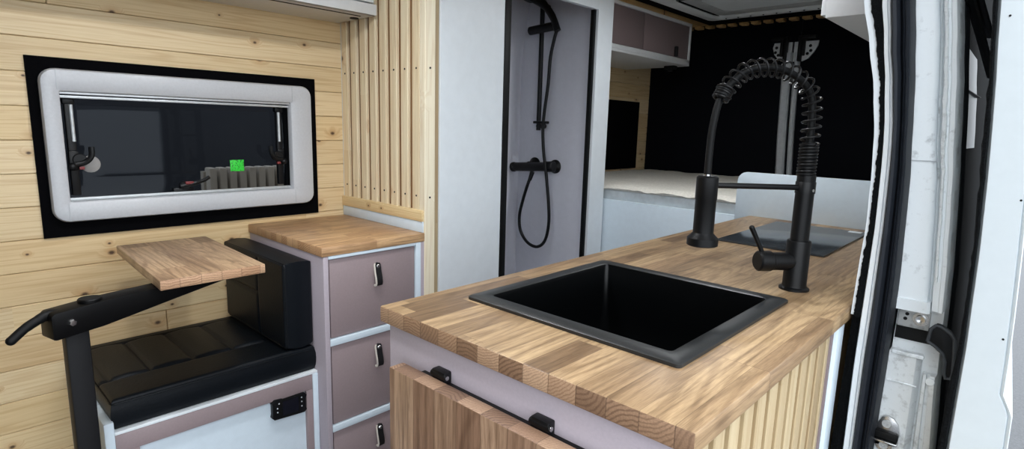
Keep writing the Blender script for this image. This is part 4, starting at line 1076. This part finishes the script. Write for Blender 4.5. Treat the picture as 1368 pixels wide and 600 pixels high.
# open sliding door standing outside
sd = thing('sliding_door', 'open white sliding door edge at the far right with a fuzzy black seal', 'door', (0.0, 1.4, -0.2))
def dr(z):
    if z > 1.06: return interp(COL['dsl1'], z) + 0.052
    pts = [(1.06, -0.008), (0.957, -0.003), (0.882, 0.0), (0.829, 0.001), (0.814, 0.009), (0.80, 0.0145), (0.75, 0.016), (-0.3, 0.018)]
    for (za, xa), (zb, xb) in zip(pts, pts[1:]):
        if za >= z >= zb: return xa + (xb - xa) * (za - z) / (za - zb)
    return 0.018
DY = 1.10
mb = MB(); R = []
zs = [-0.2 + 0.95 * i / 12 for i in range(13)] + [0.76 + 0.01 * i for i in range(14)] + [0.90 + 0.05 * i for i in range(19)]
for z in zs:
    a, b = interp(COL['dsl1'], z), dr(z)
    R.append([(a - 0.004, DY + 0.9, z), (a, DY + 0.006, z), (a + 0.004, DY, z), (b - 0.007, DY, z), (b - 0.0055, DY + 0.003, z), (b - 0.004, DY + 0.001, z), (b - 0.0015, DY, z), (b - 0.0002, DY + 0.004, z), (b - 0.035, DY + 0.9, z)])
mb.loops(R, cap0=True, cap1=True); build(mb, 'door_shell', 'door_white', sd, smooth=40)
mb = MB(); strip(mb, 'dsl0', 'dsl1', [(0, 1.104), (0.3, 1.098), (0.8, 1.097), (1, 1.101)], 1.13, -0.15, ZT, 160, 0.0015)
build(mb, 'edge_seal', 'fuzz', sd)
mb = MB()
for x, z in ((-0.067, 1.385), (-0.020, 1.125), (-0.012, 0.916)): mb.cyl((x, DY - 0.0006, z), (x, DY + 0.002, z), 0.0016, seg=10)
build(mb, 'clip_hole', 'black_matte', sd)

# ------------------------------------------------------------------ front part of the van body (daylight comes through the open side door only)
build(bx(-0.30, -0.22, -1.9, -0.75, 0.0, ZC + 0.02), 'wall_front', 'white', label='white side wall ahead of the sliding door opening', cat='wall', kind='structure')

build(bx(-2.0, -0.12, -1.0, -0.97, 0.0, ZC + 0.02), 'wall_cab_blocker', 'rubber', label='added dark wall blocking light from the cab', cat='wall', kind='structure')  # unseen wall added to stop daylight coming in from the front
# round fill lights added over the aisle, out of view, to brighten the interior
def emit(name, col, strength):
    t = NT(name); e = t.n('ShaderNodeEmission'); e.inputs[0].default_value = col; e.inputs[1].default_value = strength
    t.l(e.outputs[0], t.out.inputs[0]); return t.m
M['fill_glow'] = emit('fill_diffuser', (0.94, 0.97, 1.0, 1), FILL_STRENGTH)
for i, (lx, ly) in enumerate(((-1.10, 0.25), (-1.08, 0.72), (-0.88, 1.98))):
    lab = ('added round fill light nearest the cab', 'added round fill light in front of the partition', 'added round fill light in front of the shower door')[i]
    cl = thing('fill_light', lab, 'ceiling light', (lx, ly, ZC), 'added fill lights over the aisle')
    build(MB().loops([[(lx + r * math.cos(k * PI / 16), ly + r * math.sin(k * PI / 16), ZC - 0.0145 + z) for k in range(32)] for r, z in ((0.062, 0), (0.075, 0), (0.078, 0.008), (0.078, 0.0145), (0.061, 0.0145), (0.062, 0))]), 'rim', 'white', cl)
    build(MB().lathe([(0.061, 0), (0.061, 0.004)], (lx, ly, ZC - 0.012), (0, 0, 1), 32), 'diffuser', 'fill_glow', cl)

# ------------------------------------------------------------------ camera
cam = bpy.data.cameras.new('camera'); co = bpy.data.objects.new('camera', cam); C.objects.link(co)
yaw, pitch, roll, F = 0.749358, 0.171011, 0.0283548, 759.26
fw = Vector((-math.sin(yaw) * math.cos(pitch), math.cos(yaw) * math.cos(pitch), -math.sin(pitch)))
rt = Vector((math.cos(yaw), math.sin(yaw), 0)); up = rt.cross(fw)
r2 = rt * math.cos(roll) + up * math.sin(roll); u2 = up * math.cos(roll) - rt * math.sin(roll)
mw = Matrix((r2, u2, -fw)).transposed().to_4x4(); mw.translation = Vector((0, 0, 1.21))
co.matrix_world = mw
cam.sensor_fit = 'HORIZONTAL'; cam.sensor_width = 36.0; cam.lens = F / 1368 * 36.0; cam.clip_start = 0.02
S.camera = co

# ------------------------------------------------------------------ light: overcast daylight
w = bpy.data.worlds.new('sky'); S.world = w; w.use_nodes = True
nt = w.node_tree; nt.nodes.clear()
out = nt.nodes.new('ShaderNodeOutputWorld'); bg = nt.nodes.new('ShaderNodeBackground'); tc = nt.nodes.new('ShaderNodeTexCoord')
sp_ = nt.nodes.new('ShaderNodeSeparateXYZ'); rm = nt.nodes.new('ShaderNodeValToRGB')
nt.links.new(tc.outputs['Generated'], sp_.inputs[0]); nt.links.new(sp_.outputs[2], rm.inputs[0])
rm.color_ramp.elements[0].position = 0.0; rm.color_ramp.elements[0].color = (0.80, 0.86, 0.92, 1)
rm.color_ramp.elements[1].position = 0.55; rm.color_ramp.elements[1].color = (0.95, 1.0, 1.05, 1)
nt.links.new(rm.outputs[0], bg.inputs[0]); bg.inputs[1].default_value = 2.55
nt.links.new(bg.outputs[0], out.inputs[0])
S.view_settings.view_transform = 'Standard'; S.view_settings.look = 'None'
S.view_settings.exposure = 0.54; S.view_settings.gamma = 1.0
S.view_settings.use_curve_mapping = False
